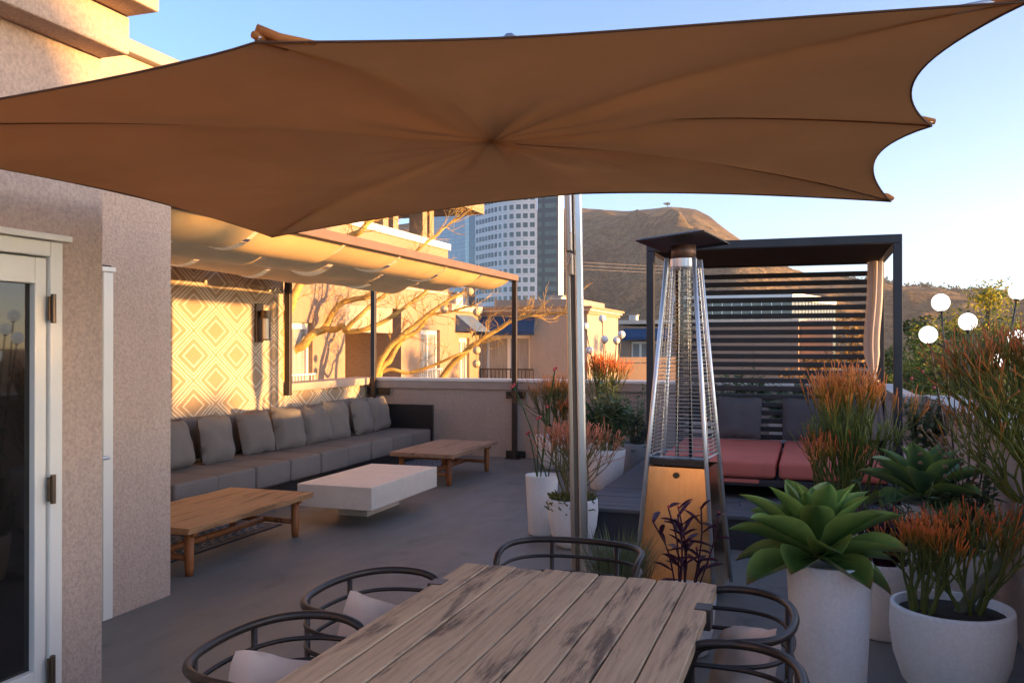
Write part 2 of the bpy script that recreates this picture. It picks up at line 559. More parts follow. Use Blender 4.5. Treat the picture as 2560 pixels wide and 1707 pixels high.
# timber platform under the daybed
pf = thing('deck_platform', 'low grey timber platform with dark riser under the daybed', 'platform', (-.4, 9, 0))
box('riser', 'riser', pf, -1.77, .74, 6.86, 11.2, .002, .228)
yy = 6.83
while yy < 11.1:
    wdt = .138
    spl = rnd.uniform(-1.2, .3)
    for xa, xb in ((-1.79, spl - .002), (spl + .002, .755 if yy > 8.6 else .97)):
        box('plank', 'deck', pf, xa, xb, yy, yy + wdt, .23, .26 + rnd.uniform(-.0015, .0015), .003)
    yy += wdt + .006

# ------------------------------------------------------------------ pergola over the sofa
pg = thing('pergola', 'dark framed pergola with sagging cream cloth strips above the sofa', 'pergola', (-3.85, 8, 0))
box('beam', 'beam_brown', pg, -3.89, -3.81, 4.5, 11.46, 2.425, 2.505, .004)
box('beam', 'beam_brown', pg, -6.11, -3.892, 11.39, 11.455, 2.43, 2.50, .004)
box('beam', 'bronze_dark', pg, -6.125, -6.06, 4.5, 11.388, 2.43, 2.50, .004)
box('post', 'bronze_dark', pg, -3.885, -3.82, 11.385, 11.445, 0.01, 2.423, .004)
box('post', 'bronze_dark', pg, -6.04, -5.975, 11.38, 11.445, 0.01, 2.43, .004)
box('post', 'bronze_dark', pg, -6.12, -6.045, 9.305, 9.365, .93, 2.43, .004)
for z in (.86, .05):
    box('bracket', 'black_metal', pg, -3.99, -3.71, 11.446, 11.464, z - .048, z + .048, .003)
box('bracket', 'black_metal', pg, -6.13, -5.77, 11.446, 11.464, .83, .93, .003)
box('foot_plate', 'black_metal', pg, -3.96, -3.74, 11.30, 11.45, .001, .012, .002)
ys = [4.52, 5.62, 6.86, 7.98, 9.16, 10.28, 11.37]
spans = [(-3.895, -4.62), (-4.62, -5.34), (-5.34, -6.05)]
for k in range(len(ys) - 1):
    rows = []
    a, b = ys[k] + .028, ys[k + 1] - .028
    off = rnd.uniform(0, 40)
    for j in range(9):
        y = a + (b - a) * j / 8
        row = []
        for si, (x0, x1) in enumerate(spans):
            sg = .145 + .02 * math.sin(k * 2.1 + si) + .012 * noise.noise(Vector((y * 2.2, si, off)))
            for i in range(0 if si == 0 else 1, 13):
                t = i / 12
                x = x0 + (x1 - x0) * t
                # cloth hangs from flat battens: slight asymmetry and creases
                z = 2.432 - sg * 4 * t * (1 - t) * (1 - .25 * (t - .5)) + .006 * noise.noise(Vector((x * 5, y * 3, off)))
                row.append((x, y, z))
        rows.append(row)
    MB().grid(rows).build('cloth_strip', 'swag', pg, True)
for x in (-4.62, -5.34):
    box('batten', 'bronze_dark', pg, x - .012, x + .012, 4.5, 11.388, 2.437, 2.462)

# wall lantern
sn = thing('wall_sconce', 'bronze cylinder wall sconce mounted on the diamond patterned wall', 'sconce', (-6.13, 8.78, 1.58))
box('back_plate', 'bronze', sn, -6.128, -6.10, 8.71, 8.85, 1.58, 2.03, .004)
MB().tube([(-6.03, 8.79, 1.86), (-6.03, 8.79, 1.95)], .062, 20).build('collar', 'bronze', sn)
MB().tube([(-6.03, 8.79, 1.60), (-6.03, 8.79, 1.62)], .062, 20).build('collar', 'bronze', sn)
for a in (0, 120, 240):
    MB().tube([(-6.03 + .055 * math.cos(R(a)), 8.79 + .055 * math.sin(R(a)), 1.621), (-6.03 + .055 * math.cos(R(a)), 8.79 + .055 * math.sin(R(a)), 1.859)], .007, 6).build('rod', 'bronze', sn)
MB().tube([(-6.03, 8.79, 1.622), (-6.03, 8.79, 1.858)], .040, 18).build('glass_tube', mat('sconce_glass', (.85, .78, .62), .2), sn)
box('arm', 'bronze', sn, -6.10, -6.06, 8.77, 8.81, 1.88, 1.93)

# ------------------------------------------------------------------ sofa
sf = thing('sofa', 'long taupe modular sofa with box cushions along the patterned wall', 'sofa', (-5.5, 8.5, 0))
S0, SW, NS = 5.97, .578, 9
SE = S0 + SW * NS
box('base', 'black_metal', sf, -6.04, -5.06, S0, SE, .012, .165, .004)
box('end_panel', 'black_metal', sf, -6.05, -4.97, SE + .004, SE + .05, .012, .72, .004)
for i in range(NS):
    a = S0 + i * SW
    box('seat_cushion', 'sofa', sf, -5.82 + rnd.uniform(-.01, .01), -4.98 + rnd.uniform(-.012, .012), a + .004, a + SW - .004, .167, .392 + rnd.uniform(-.006, .006), .028, seg=4).data.polygons.foreach_set('use_smooth', [True] * 6)
    m4 = Matrix.Rotation(R(-9 + rnd.uniform(-2, 2)), 3, 'Y')
    o = MB().obox((-5.915, a + SW / 2, .60 + rnd.uniform(-.012, .012)), (.10, SW / 2 - .004, .21), m4).build('back_cushion', 'sofa', sf, True, .045, seg=4)
desc = ['nearest the house corner, top edge in the sun', 'second from the house corner, top edge in the sun', 'third from the house corner', 'fourth from the house corner',
        'fourth from the far end of the sofa', 'third from the far end of the sofa', 'second from the far end of the sofa', 'at the far end beside the black end panel']
for i, y in enumerate((6.72, 7.33, 8.02, 8.56, 9.12, 9.66, 10.24, 10.82)):
    pillow('sofa_pillow', 'taupe sofa pillow ' + desc[i], 'sofa', .53, .48, .20, (-5.60 + rnd.uniform(-.03, .03), y, .61),
           (R(90 + rnd.uniform(-4, 4)), 0, R(90 + rnd.uniform(-9, 5))), 20 + i, 'taupe pillows along the sofa')
for o in [x for x in C.objects if x.name.startswith('sofa_pillow')]:
    o.rotation_euler = (R(76 + rnd.uniform(-5, 4)), R(rnd.uniform(-5, 5)), R(90 + rnd.uniform(-9, 8)))
    o.scale = (rnd.uniform(.94, 1.08), rnd.uniform(.93, 1.05), rnd.uniform(.85, 1.15))

# ------------------------------------------------------------------ lounge tables and rugs
def plank_table(label, x0, x1, y0, y1, zt, wm, live, group):
    t = thing('coffee_table', label, 'coffee table', ((x0 + x1) / 2, (y0 + y1) / 2, 0), group)
    n = 4
    for i in range(n):
        a = x0 + (x1 - x0) * i / n; b = x0 + (x1 - x0) * (i + 1) / n
        rows = MB()
        ny = 16
        g0, g1 = (0 if i == 0 else .0015), (0 if i == n - 1 else .0015)
        top, bot = [], []
        for j in range(ny + 1):
            y = y0 + (y1 - y0) * j / ny
            wob = live * noise.noise(Vector((y * 6, i, 3.1))) if i in (0, n - 1) else 0
            xa = a + g0 - (wob if i == 0 else 0); xb = b - g1 + (wob if i == n - 1 else 0)
            top.append([(xa, y, zt), (xb, y, zt), (xb - (.012 if i == n - 1 else 0), y, zt - .042), (xa + (.012 if i == 0 else 0), y, zt - .042), (xa, y, zt)])
        rows.grid(top)
        for r in (top[0], top[-1]):
            rows.quad(*r[:4])
        o = rows.build('plank', wm, t)
        merge_close(o)
    for x in (x0 + .10, x1 - .10):
        for y in (y0 + .12, y1 - .12):
            MB().tube([(x, y, 0.002), (x, y, .06), (x, y, zt - .043)], [.026, .031, .033], 12).build('leg', 'pegwood', t, True)
    zb = .12
    for y in (y0 + .12, y1 - .12):
        MB().tube([(x0 + .131, y, zb), ((x0 + x1) / 2, y, zb + .008), (x1 - .131, y, zb)], .021, 10).build('cross_rail', 'pegwood', t, True)
    MB().tube([((x0 + x1) / 2, y0 + .142, zb + .004), ((x0 + x1) / 2, y1 - .142, zb + .004)], .024, 10).build('stretcher', 'pegwood', t, True)
    for y in (y0 + .12, y1 - .12):
        box('apron', 'pegwood', t, x0 + .05, x1 - .05, y - .02, y + .02, zt - .075, zt - .044)
    return t

plank_table('honey brown wooden coffee table with live edge over the blue rug', -4.66, -3.86, 4.78, 6.3, .345, 'slabwood', .035, 'wooden coffee tables')
plank_table('grey brown wooden coffee table near the far parapet', -4.45, -3.68, 8.82, 10.25, .36, 'slabwood2', .008, 'wooden coffee tables')
bt = thing('block_table', 'low pale concrete block coffee table on a recessed plinth', 'coffee table', (-3.83, 7.24, 0))
box('slab', 'concrete', bt, -4.19, -3.475, 6.57, 7.92, .165, .36, .005)
box('plinth', 'concrete', bt, -4.10, -3.80, 7.10, 7.75, .001, .163)

def rug_mat():
    m, nt, bs = nodes_of('blue_trellis_rug')
    vec = coords(nt, (9, 9, 1))
    sp = nt.nodes.new('ShaderNodeSeparateXYZ'); nt.links.new(vec, sp.inputs[0])
    sx = math_node(nt, 'MULTIPLY', math_node(nt, 'SINE', math_node(nt, 'MULTIPLY', sp.outputs['Y'], 6.283)), .18)
    def line(c):
        f = math_node(nt, 'FRACT', c)
        d = math_node(nt, 'ABSOLUTE', math_node(nt, 'SUBTRACT', f, .5))
        return math_node(nt, 'MULTIPLY', math_node(nt, 'SUBTRACT', .07, d), 40, True)
    a = line(math_node(nt, 'ADD', math_node(nt, 'ADD', sp.outputs['X'], sp.outputs['Y']), sx))
    b = line(math_node(nt, 'ADD', math_node(nt, 'SUBTRACT', sp.outputs['X'], sp.outputs['Y']), sx))
    f = math_node(nt, 'MAXIMUM', a, b)
    cl = mix(nt, (.035, .075, .13), (.42, .33, .26), f)
    nt.links.new(cl, bs.inputs['Base Color'])
    bs.inputs['Roughness'].default_value = .95
    add_bump(nt, bs, noise_tex(nt, coords(nt), 220, 2), .4, .004)
    return m
M['rug'] = rug_mat()
M['rug_border'] = mat('rug_border', (.02, .025, .04), .95)
M['rug_line'] = mat('rug_line', (.42, .33, .26), .95)
for (a, b, c, d), lab in (((-5.3, -4.32, 4.3, 6.55), 'blue trellis rug under the honey brown coffee table'), ((-5.3, -4.42, 9.1, 10.9), 'dark blue trellis rug under the far coffee table')):
    rg = thing('rug', lab, 'rug', ((a + b) / 2, (c + d) / 2, 0), 'blue rugs')
    box('border', 'rug_border', rg, a, b, c, d, .001, .006)
    box('field', 'rug', rg, a + .09, b - .09, c + .09, d - .09, .0065, .0085)
    for e in (.03, .06):
        box('border_line', 'rug_line', rg, b - e - .006, b - e, c + .03, d - .03, .0065, .0078)
        box('border_line', 'rug_line', rg, a + .03, b - e - .007, d - e - .006, d - e, .0065, .0078)

# ------------------------------------------------------------------ big cantilever umbrella
um = thing('cantilever_umbrella', 'huge brown cantilever umbrella with pointed corners overhead on an aluminium mast', 'umbrella', (-1.23, 4.76, 0))
HUB = Vector((-1.05, 2.87, 2.235))
tips = [Vector(p) for p in ((-3.087, 4.564, 2.20), (-1.02, 3.93, 2.245), (.341, 4.336, 2.20), (.39, 3.32, 2.30), (.487, 2.357, 2.36), (-1.338, 1.908, 2.32), (-2.85, 1.79, 2.178))]
sagk = [.035, .03, .16, .15, .055, .055, .055]      # how deep each edge is cut between its tips
rows_c, NR = [], 22
ring = []
for k in range(len(tips)):
    a, b = tips[k], tips[(k + 1) % len(tips)]
    L = (b - a).length
    for j in range(18):
        t = j / 18
        p = a.lerp(b, t)
        inw = (HUB - p); inw.z = 0; inw.normalize()
        q = 4 * t * (1 - t)
        p = p + inw * (sagk[k] * L * q ** .9)
        p.z += .012 * q
        ring.append((p, t, k))
rows = []
for i in range(NR + 1):
    f = (i / NR)
    row = []
    for (p, t, k) in ring + ring[:1]:
        q = 4 * t * (1 - t)
        pt = HUB.lerp(p, f)
        # ribs hold the cloth up, the cloth between them billows; folds radiate from the hub
        pt.z += .055 * math.sin(math.pi * f) * (1 - .9 * q) + .02 * (1 - f) ** 3
        fold = noise.noise(Vector((math.atan2(p.y - HUB.y, p.x - HUB.x) * 5.5, f * 1.3, 2.0)))
        pt.z += .034 * fold * math.exp(-((f - .22) / .22) ** 2) + .008 * noise.noise(Vector((pt.x * 1.8, pt.y * 1.8, 5)))
        row.append(pt)
    rows.append(row)
cn = MB().grid(rows).build('canopy', 'canopy', um, True)
merge_close(cn, .0004)
for p in cn.data.polygons: p.use_smooth = True
MB().tube([r[0] for r in ring] + [ring[0][0]], .0035, 5).build('edge_binding', mat('umbrella_binding', (.10, .05, .028), .8), cn, True)
for k, tp in enumerate(tips):
    if k == 1: continue
    d = (tp - HUB); d.normalize()
    MB().tube([HUB.lerp(tp, .08) + Vector((0, 0, .085)), HUB.lerp(tp, .55) + Vector((0, 0, .085)), tp + Vector((0, 0, .012))], .011, 6).build('rib', 'alu', um, True)
    e = tp + d * .01
    MB().tube([tp - d * .10 + Vector((0, 0, .02)), tp - d * .03 + Vector((0, 0, .02)), e + Vector((0, 0, .015))], [.008, .016, .010], 8).build('tip_pocket', 'canopy', um, True)
bt_ = tips[5]
MB().tube([bt_ + Vector((.13, .07, .006)), bt_ + Vector((.05, .03, .014)), bt_ + Vector((0, 0, .035))], [.006, .013, .012], 9).build('tip_pocket', 'canopy', um, True)
for k in (2, 3, 6):
    seam = []
    for i in range(1, NR + 1):
        p = rows[i][k * 18]
        seam.append(p + Vector((0, 0, -.002)))
    MB().tube(seam, .0022, 4).build('seam', M.setdefault('seam', fabric('umbrella_seam', (.33, .14, .06), .2)), cn, True)
# mast: profiled aluminium with a dark groove on its left, crank box and handle
def mast_pt(z): return Vector((-1.218 - .0175 * z, 4.765 - .006 * z, z))
tilt = (mast_pt(2.75) - mast_pt(0)).normalized()
mm = Matrix.Rotation(R(18), 3, 'Z')
def mast_strip(nm, m, dx0, dx1, dy0, dy1, z0, z1, bev=.004):
    b = MB()
    v = []
    for z in (z0, z1):
        for x, y in ((dx0, dy0), (dx1, dy0), (dx1, dy1), (dx0, dy1)):
            v.append(tuple(mast_pt(z) + mm @ Vector((x, y, 0))))
    b.v = v
    b.f = [(0, 3, 2, 1), (4, 5, 6, 7), (0, 1, 5, 4), (1, 2, 6, 5), (2, 3, 7, 6), (3, 0, 4, 7)]
    return b.build(nm, m, um, bevel=bev)
mast_strip('mast', 'alu', -.004, .046, -.045, .045, .03, 2.85, .012)
mast_strip('mast_side', 'alu_tan', -.046, -.026, -.045, .045, .03, 2.85, .003)
mast_strip('mast_groove', 'alu_dark', -.0255, -.0045, -.028, .04, .031, 2.84, 0)
mast_strip('crank_box', 'alu_tan', -.05, -.012, -.075, -.046, 2.06, 2.40, .01)
mast_strip('crank_slot', 'alu', -.028, -.016, -.082, -.0755, 2.16, 2.385, .004)
mast_strip('crank_latch', 'alu_tan', -.034, -.008, -.068, -.047, 1.93, 2.055, .008)
MB().tube([mast_pt(1.99) + Vector((-.012, -.085, 0)), mast_pt(2.03) + Vector((.004, -.09, 0))], .006, 8).build('crank_handle', 'alu', um)
MB().tube([mast_pt(2.85), Vector((-1.25, 4.2, 2.93)), Vector((-1.1, 3.2, 2.72)), HUB + Vector((0, 0, .12))], .03, 10).build('arm', 'alu', um, True)
MB().lathe(tuple(HUB + Vector((0, 0, .02))), [(.05, .04), (.06, .07), (.05, .12), (.02, .14)], 16).build('hub', 'alu_dark', um)
box('base_plate', 'bronze_dark', um, -1.55, -.90, 4.45, 5.08, .001, .05, .006)

# ------------------------------------------------------------------ pyramid patio heater
HC = Vector((-.765, 5.6, 0))
HM = Matrix.Rotation(R(-6.4), 3, 'Z')
ht = thing('patio_heater', 'steel pyramid patio heater with wire guard and black square reflector', 'patio heater', tuple(HC))
def hp(x, y, z): return tuple(HC + HM @ Vector((x, y, z)))
def hh(z): return .248 - .078 * z
for sx in (-1, 1):
    for sy in (-1, 1):
        b = MB()
        b.tube([hp(sx * hh(z), sy * hh(z), z) for z in (.03, 1.0, 2.09)], .0135, 8)
        b.build('leg', 'steel', ht, True)
M['heater_panel'] = mat('heater_panel_sunset_tint', (.74, .48, .24), .22, 1, var=.10, scale=2.5, stretch=(40, 40, 1))  # plain steel; orange reflection of the sunlit wall is tinted into its colour
for k in range(4):
    rot = Matrix.Rotation(R(90 * k), 3, 'Z')
    def fp(u, z, out=0.):
        h = hh(z)
        v = rot @ Vector((u, -(h + out), 0)); return hp(v.x, v.y, z)
    b = MB()
    z0, z1 = .06, .80
    b.quad(fp(-hh(z0) + .012, z0, -.006), fp(hh(z0) - .012, z0, -.006), fp(hh(z1) - .012, z1, -.006), fp(-hh(z1) + .012, z1, -.006))
    pn = b.build('panel', 'heater_panel', ht, thick=.004)
    if k == 1:
        v = MB()
        for i in range(5):
            for j in range(8):
                z = .34 + j * .022; u = -.05 + i * .024
                v.quad(fp(u, z, -.003), fp(u + .012, z, -.003), fp(u + .012, z + .008, -.003), fp(u, z + .008, -.003))
        v.build('vent_slots', 'black_metal', pn, kind='stuff')
    if k == 0:
        p0, p1 = Vector(fp(0, .755, -.003)), Vector(fp(0, .755, .014))
        MB().tube([p0, p1], .018, 14).build('knob', 'bronze', pn)
        b2 = MB().quad(fp(-hh(.83) + .02, .808, -.03), fp(hh(.83) - .02, .808, -.03), fp(hh(.83) - .02, .845, -.03), fp(-hh(.83) + .02, .845, -.03))
        b2.build('burner_skirt', 'bronze_dark', ht, thick=.003)
    g = MB()
    z = .865
    while z < 2.03:
        g.tube([fp(-hh(z) + .010, z, -.002), fp(hh(z) - .010, z, -.002)], .0019, 4, False)
        z += .0235
    for u in (-.55, .0, .55) if k != 1 else (-.4, .4):
        g.tube([fp(u * hh(.86), .86, -.006), fp(u * hh(2.03), 2.03, -.006)], .002, 4, False)
    g.tube([fp(-hh(.86) + .012, .86), fp(hh(.86) - .012, .86), fp(hh(2.035) - .012, 2.035), fp(-hh(2.035) + .012, 2.035), fp(-hh(.86) + .012, .86)], .0035, 6)
    g.build('wire_guard', 'steel_wire', ht, kind='stuff')
def clear_glass():
    m = bpy.data.materials.new('heater_glass'); m.use_nodes = True
    nt = m.node_tree; nt.nodes.remove(nt.nodes['Principled BSDF'])
    tr = nt.nodes.new('ShaderNodeBsdfTransparent'); tr.inputs[0].default_value = (.93, .92, .9, 1)
    gl = nt.nodes.new('ShaderNodeBsdfGlossy'); gl.inputs['Roughness'].default_value = .06
    fr = nt.nodes.new('ShaderNodeFresnel'); fr.inputs[0].default_value = 1.6
    ms = nt.nodes.new('ShaderNodeMixShader')
    nt.links.new(fr.outputs[0], ms.inputs[0]); nt.links.new(tr.outputs[0], ms.inputs[1]); nt.links.new(gl.outputs[0], ms.inputs[2])
    nt.links.new(ms.outputs[0], nt.nodes['Material Output'].inputs[0])
    return m
M['clear_glass'] = clear_glass()
MB().tube([hp(0, 0, .83), hp(0, 0, 2.05)], .052, 24, False).build('flame_tube', 'clear_glass', ht, True)
box('shelf', 'bronze_dark', ht, HC.x - .15, HC.x + .15, HC.y - .15, HC.y + .15, .825, .832)
MB().tube([hp(0, 0, 2.03), hp(0, 0, 2.09)], .083, 24).build('burner_ring', 'steel', ht)
M['rust'] = mat('heat_stained_steel', (.16, .09, .06), .55, .6, var=.4, scale=12)
MB().tube([hp(0, 0, 2.091), hp(0, 0, 2.175)], .077, 24).build('emitter', 'rust', ht, True)
rm = HM @ Matrix.Rotation(R(-6), 3, 'Z') @ Matrix.Rotation(R(-4.5), 3, 'Y') @ Matrix.Rotation(R(-3.5), 3, 'X')
rb = MB()
for (hx, z) in ((.285, -.035), (.245, .012), (.0, .022)):
    pass
rings = [[(-.22, -.25), (.22, -.25), (.22, .25), (-.22, .25)], [(-.18, -.22), (.18, -.22), (.18, .22), (-.18, .22)]]
ctr = Vector(hp(0, 0, 2.205))
for ri, zz in ((0, -.010), (1, .004)):
    rb.v += [tuple(ctr + rm @ Vector((x, y, zz))) for x, y in rings[ri]]
rb.v.append(tuple(ctr + rm @ Vector((0, 0, .007))))
for i in range(4):
    j = (i + 1) % 4
    rb.f += [(i, j, 4 + j, 4 + i), (4 + i, 4 + j, 8)]
rb.build('reflector', 'black_metal', ht, thick=.006)

# ------------------------------------------------------------------ daybed
db = thing('daybed', 'dark slatted cabana daybed with solid roof and coral mattress on the platform', 'daybed', (-.34, 8.6, .26))
M['daybed'] = mat('daybed_charcoal', (.040, .038, .040), .42, .2, var=.12, scale=6)
M['daybed_roof'] = fabric('daybed_roof_cloth', (.045, .032, .025), 0, weave=150)
X0, X1, Y0, Y1, ZB, ZT = -1.36, .68, 7.6, 9.54, .37, 2.43
pw_ = .065
for x in (X0, X1 - pw_):
    for y in (Y0, Y1 - pw_):
        box('post', 'daybed', db, x, x + pw_, y, y + pw_, ZB, ZT - .072, .004)
for x in (X0 + .12, X1 - .2):
    for y in (Y0 + .12, Y1 - .2):
        box('foot', 'daybed', db, x, x + .07, y, y + .07, .262, ZB)
for y in (Y0, Y1 - pw_):
    box('top_beam', 'daybed', db, X0, X1, y, y + pw_, ZT - .07, ZT, .004)
    box('base_beam', 'daybed', db, X0 + pw_ + .002, X1 - pw_ - .002, y + .002, y + pw_ - .002, ZB + .002, ZB + .055, .004)
for x in (X0, X1 - pw_):
    box('top_beam', 'daybed', db, x, x + pw_, Y0 + pw_ + .002, Y1 - pw_ - .002, ZT - .07, ZT, .004)
    box('base_beam', 'daybed', db, x + .002, x + pw_ - .002, Y0 + pw_ + .002, Y1 - pw_ - .002, ZB + .002, ZB + .055, .004)
box('roof_panel', 'daybed_roof', db, X0 + pw_ + .002, X1 - pw_ - .002, Y0 + pw_ + .002, Y1 - pw_ - .002, ZT - .052, ZT - .022)
for i in range(22):
    z = 2.265 - i * .0835
    if z < .50: break
    box('slat', 'daybed', db, X0 + pw_ + .001, X1 - pw_ - .001, Y1 - .052, Y1 - .018, z - .026, z + .026, .008)
xs = [-1.28, -.275, .60]
for a, b in zip(xs[:-1], xs[1:]):
    box('mattress', 'coral', db, a + .012, b - .012, 7.63, 9.36, .428, .582, .04, seg=5).data.polygons.foreach_set('use_smooth', [True] * 6)
box('bed_board', 'daybed', db, X0 + pw_ + .004, X1 - pw_ - .004, Y0 + pw_ + .004, Y1 - pw_ - .06, .392, .425)
box('mattress_flap', 'coral', db, -.95, -.42, 7.595, 7.598, .40, .43)
for i, (x, lab) in enumerate(((-.71, 'square charcoal pillow on the daybed just right of the heater'), (-.066, 'square charcoal pillow in the middle of the daybed'), (.385, 'charcoal pillow at the right end of the daybed, half behind the fire sticks'))):
    o = pillow('daybed_pillow', lab, 'pillow_grey', .46, .45, .15, (x, 9.33, .80), (R(77), R(rnd.uniform(-2, 2)), R(rnd.uniform(-4, 4))), 60 + i, 'charcoal pillows on the daybed')
# tied curtain at the rear right corner
cu = thing('curtain', 'pale sheer curtain tied back at the right rear corner of the daybed', 'curtain', (.66, 9.3, 1.0))
rows = []
for i in range(30):
    t = i / 29
    z = 2.355 - 1.72 * t
    zt = 1.20
    wv = .075 if z > zt + .25 else (.018 + .057 * min(1, max(0, (z - zt) / .25)) if z > zt else .018 + .085 * min(1, (zt - z) / .45))
    row = []
    cy = 9.22 + .03 * math.sin(t * 2)
    for j in range(49):
        a = 2 * math.pi * j / 48
        fo = 1 + .28 * math.sin(a * 7 + .4 * math.sin(t * 4)) * min(1, wv / .05)
        row.append((.585 + math.cos(a) * wv * fo * .78 - .035 * math.exp(-((z - 1.55) / .35) ** 2), cy + math.sin(a) * wv * fo * 1.2, z))
    rows.append(row)
MB().grid(rows).build('drape', 'curtain', cu, True)
MB().tube([(.585 + .024 * math.cos(a), 9.22 + .03 * math.sin(a), 1.20) for a in [2 * math.pi * k / 16 for k in range(17)]], .009, 6, False).build('tie_band', 'cream', cu, True)

# ------------------------------------------------------------------ dining table
dt = thing('dining_table', 'weathered grey brown plank dining table in the foreground', 'dining table', (-.75, 1.9, 0))
pwid = (1.195 - .296) / 9
for i in range(9):
    x0 = -1.195 + i * pwid
    n = 14
    y0, y1 = .75 + rnd.uniform(-.01, .01), 2.972 + rnd.uniform(-.012, .012)
    rows = []
    dz = rnd.uniform(-.002, .002)
    for j in range(n + 1):
        y = y0 + (y1 - y0) * j / n
        e0 = .0022 + .0018 * noise.noise(Vector((y * 5, i, 1))); e1 = .0022 + .0018 * noise.noise(Vector((y * 5, i, 9)))
        xa, xb = x0 + e0, x0 + pwid - e1
        zt = .76 + dz + .002 * noise.noise(Vector((y * 2, i, 4)))
        rows.append([(xa, y, zt - .004), (xa + .004, y, zt), ((xa + xb) / 2, y, zt + .0015), (xb - .004, y, zt), (xb, y, zt - .004), (xb, y, .727), (xa, y, .727), (xa, y, zt - .004)])
    b = MB().grid(rows)
    b.f.append(tuple(range(7)))
    b.f.append(tuple(len(b.v) - 8 + k for k in range(7))[::-1])
    b.build('plank', 'teak', dt)
for y in (2.70, 1.2):
    for x0, x1 in ((-1.205, -1.155), (-.335, -.286)):
        box('strap', 'bronze_dark', dt, x0, x1, y - .035, y + .035, .70, .7635, .003)
    box('rail', 'bronze_dark', dt, -1.15, -.34, y - .03, y + .03, .68, .725)
    for x in (-1.12, -.37):
        box('leg', 'bronze_dark', dt, x - .03, x + .03, y - .03, y + .03, .002, .679)

# ------------------------------------------------------------------ barrel chairs
M['chair'] = mat('chair_tube', (.034, .026, .022), .38, .25, var=.2, scale=7)
def make_chair():
    t = thing('dining_chair', '', 'chair', (0, 0, 0), 'tubular barrel chairs round the dining table')
    plan = [(-.02, -.275), (-.12, -.268), (-.205, -.222), (-.252, -.13), (-.268, 0), (-.252, .13), (-.205, .222), (-.12, .268), (-.02, .275)]
    top = [(.19, -.25, .003), (.12, -.258, .25), (.055, -.268, .55), (.028, -.272, .70)] + [(x, y, .752 if 0 < i < 8 else .742) for i, (x, y) in enumerate(plan)] + [(.028, .272, .70), (.055, .268, .55), (.12, .258, .25), (.19, .25, .003)]
    MB().tube(spline(top, 5), .0125, 10).build('top_rail', 'chair', t, True)
    for z in (.686, .622):
        fx = .055 - (z - .55) * .18
        pl = [(fx, -.269, z)] + [(x + .004, y * .985, z) for x, y in plan] + [(fx, .269, z)]
        MB().tube(spline(pl, 4), .0072, 8).build('side_rail', 'chair', t, True)
    for s in (-1, 1):
        MB().tube([(-.250, s * .135, .75), (-.249, s * .137, .44), (-.262, s * .19, .003)], [.0095, .0095, .0125], 8).build('rear_leg', 'chair', t, True)
    MB().tube([(x * 1., y * .97, .425) for x, y in plan] + [(.11, .25, .425), (.11, -.25, .425), (-.02, -.267, .425)], .010, 8).build('seat_frame', 'chair', t, True)
    for i in range(8):
        y = -.21 + i * .06
        MB().box(-.235 + .5 * max(0, abs(y) - .13), .115, y - .021, y + .021, .431, .441).build('seat_slat', 'chair', t)
    return t
ch0 = make_chair()
spots = [((-1.262, 2.565), 0, 'dark tubular barrel chair left of the table, the farther of the two'),
         ((-1.255, 2.02), 2, 'dark tubular barrel chair nearest the camera on the left side of the table'),
         ((-.315, 2.69), 182, 'dark tubular barrel chair right of the table, farther one, in front of the agave pot'),
         ((-.285, 2.15), 179, 'dark tubular barrel chair nearest the camera on the right side of the table'),
         ((-.885, 3.225), -92, 'dark tubular barrel chair at the far head of the table by the mast')]
for i, ((x, y), a, lab) in enumerate(spots):
    o = ch0 if i == 0 else copy_tree(ch0)
    o.location = (x, y, 0); o.rotation_euler = (0, 0, R(a)); o['label'] = lab
for i, (loc, rot, lab) in enumerate((((-1.33, 2.60, .57), (66, 20, 35), 'cream cushion in the farther left chair'), ((-1.35, 2.04, .57), (68, 16, 40), 'cream cushion in the nearest left chair'),
                                     ((-.20, 2.70, .58), (66, -16, -60), 'cream cushion in the farther right chair'))):
    pillow('chair_cushion', lab, 'cream', .33, .28, .12, loc, tuple(R(a) for a in rot), 90 + i, 'cream cushions in the dining chairs', 'cushion')

# ------------------------------------------------------------------ plants
def pot_prof(r, h, kind):
    if kind == 'tall':
        return [(r * .74, 0), (r * .80, h * .02), (r * .90, h * .5), (r, h * .985), (r * .995, h), (r * .90, h), (r * .88, h * .93)]
    if kind == 'bowl':
        return [(r * .52, 0), (r * .60, h * .015), (r * .80, h * .18), (r * .94, h * .45), (r * 1.0, h * .75), (r * .985, h * .97), (r * .975, h), (r * .90, h), (r * .89, h * .9)]
    return [(r * .66, 0), (r * .72, h * .02), (r * .88, h * .4), (r * .97, h * .8), (r, h * .98), (r * .99, h), (r * .91, h), (r * .9, h * .92)]

def potted(name, label, cat, x, y, r, h, kind='urn', m='pot', z0=0.002, group='potted plants on the terrace'):
    t = thing(name, label, cat, (x, y, z0), group)
    pr = pot_prof(r, h, kind)
    MB().lathe((x, y, z0), pr, 40).build('pot', m, t, True)
    MB().lathe((x, y, z0), [(r * .88, h * .80), (r * .88, h * .905), (r * .3, h * .925)], 24).build('soil', 'soil', t, True)
    return t

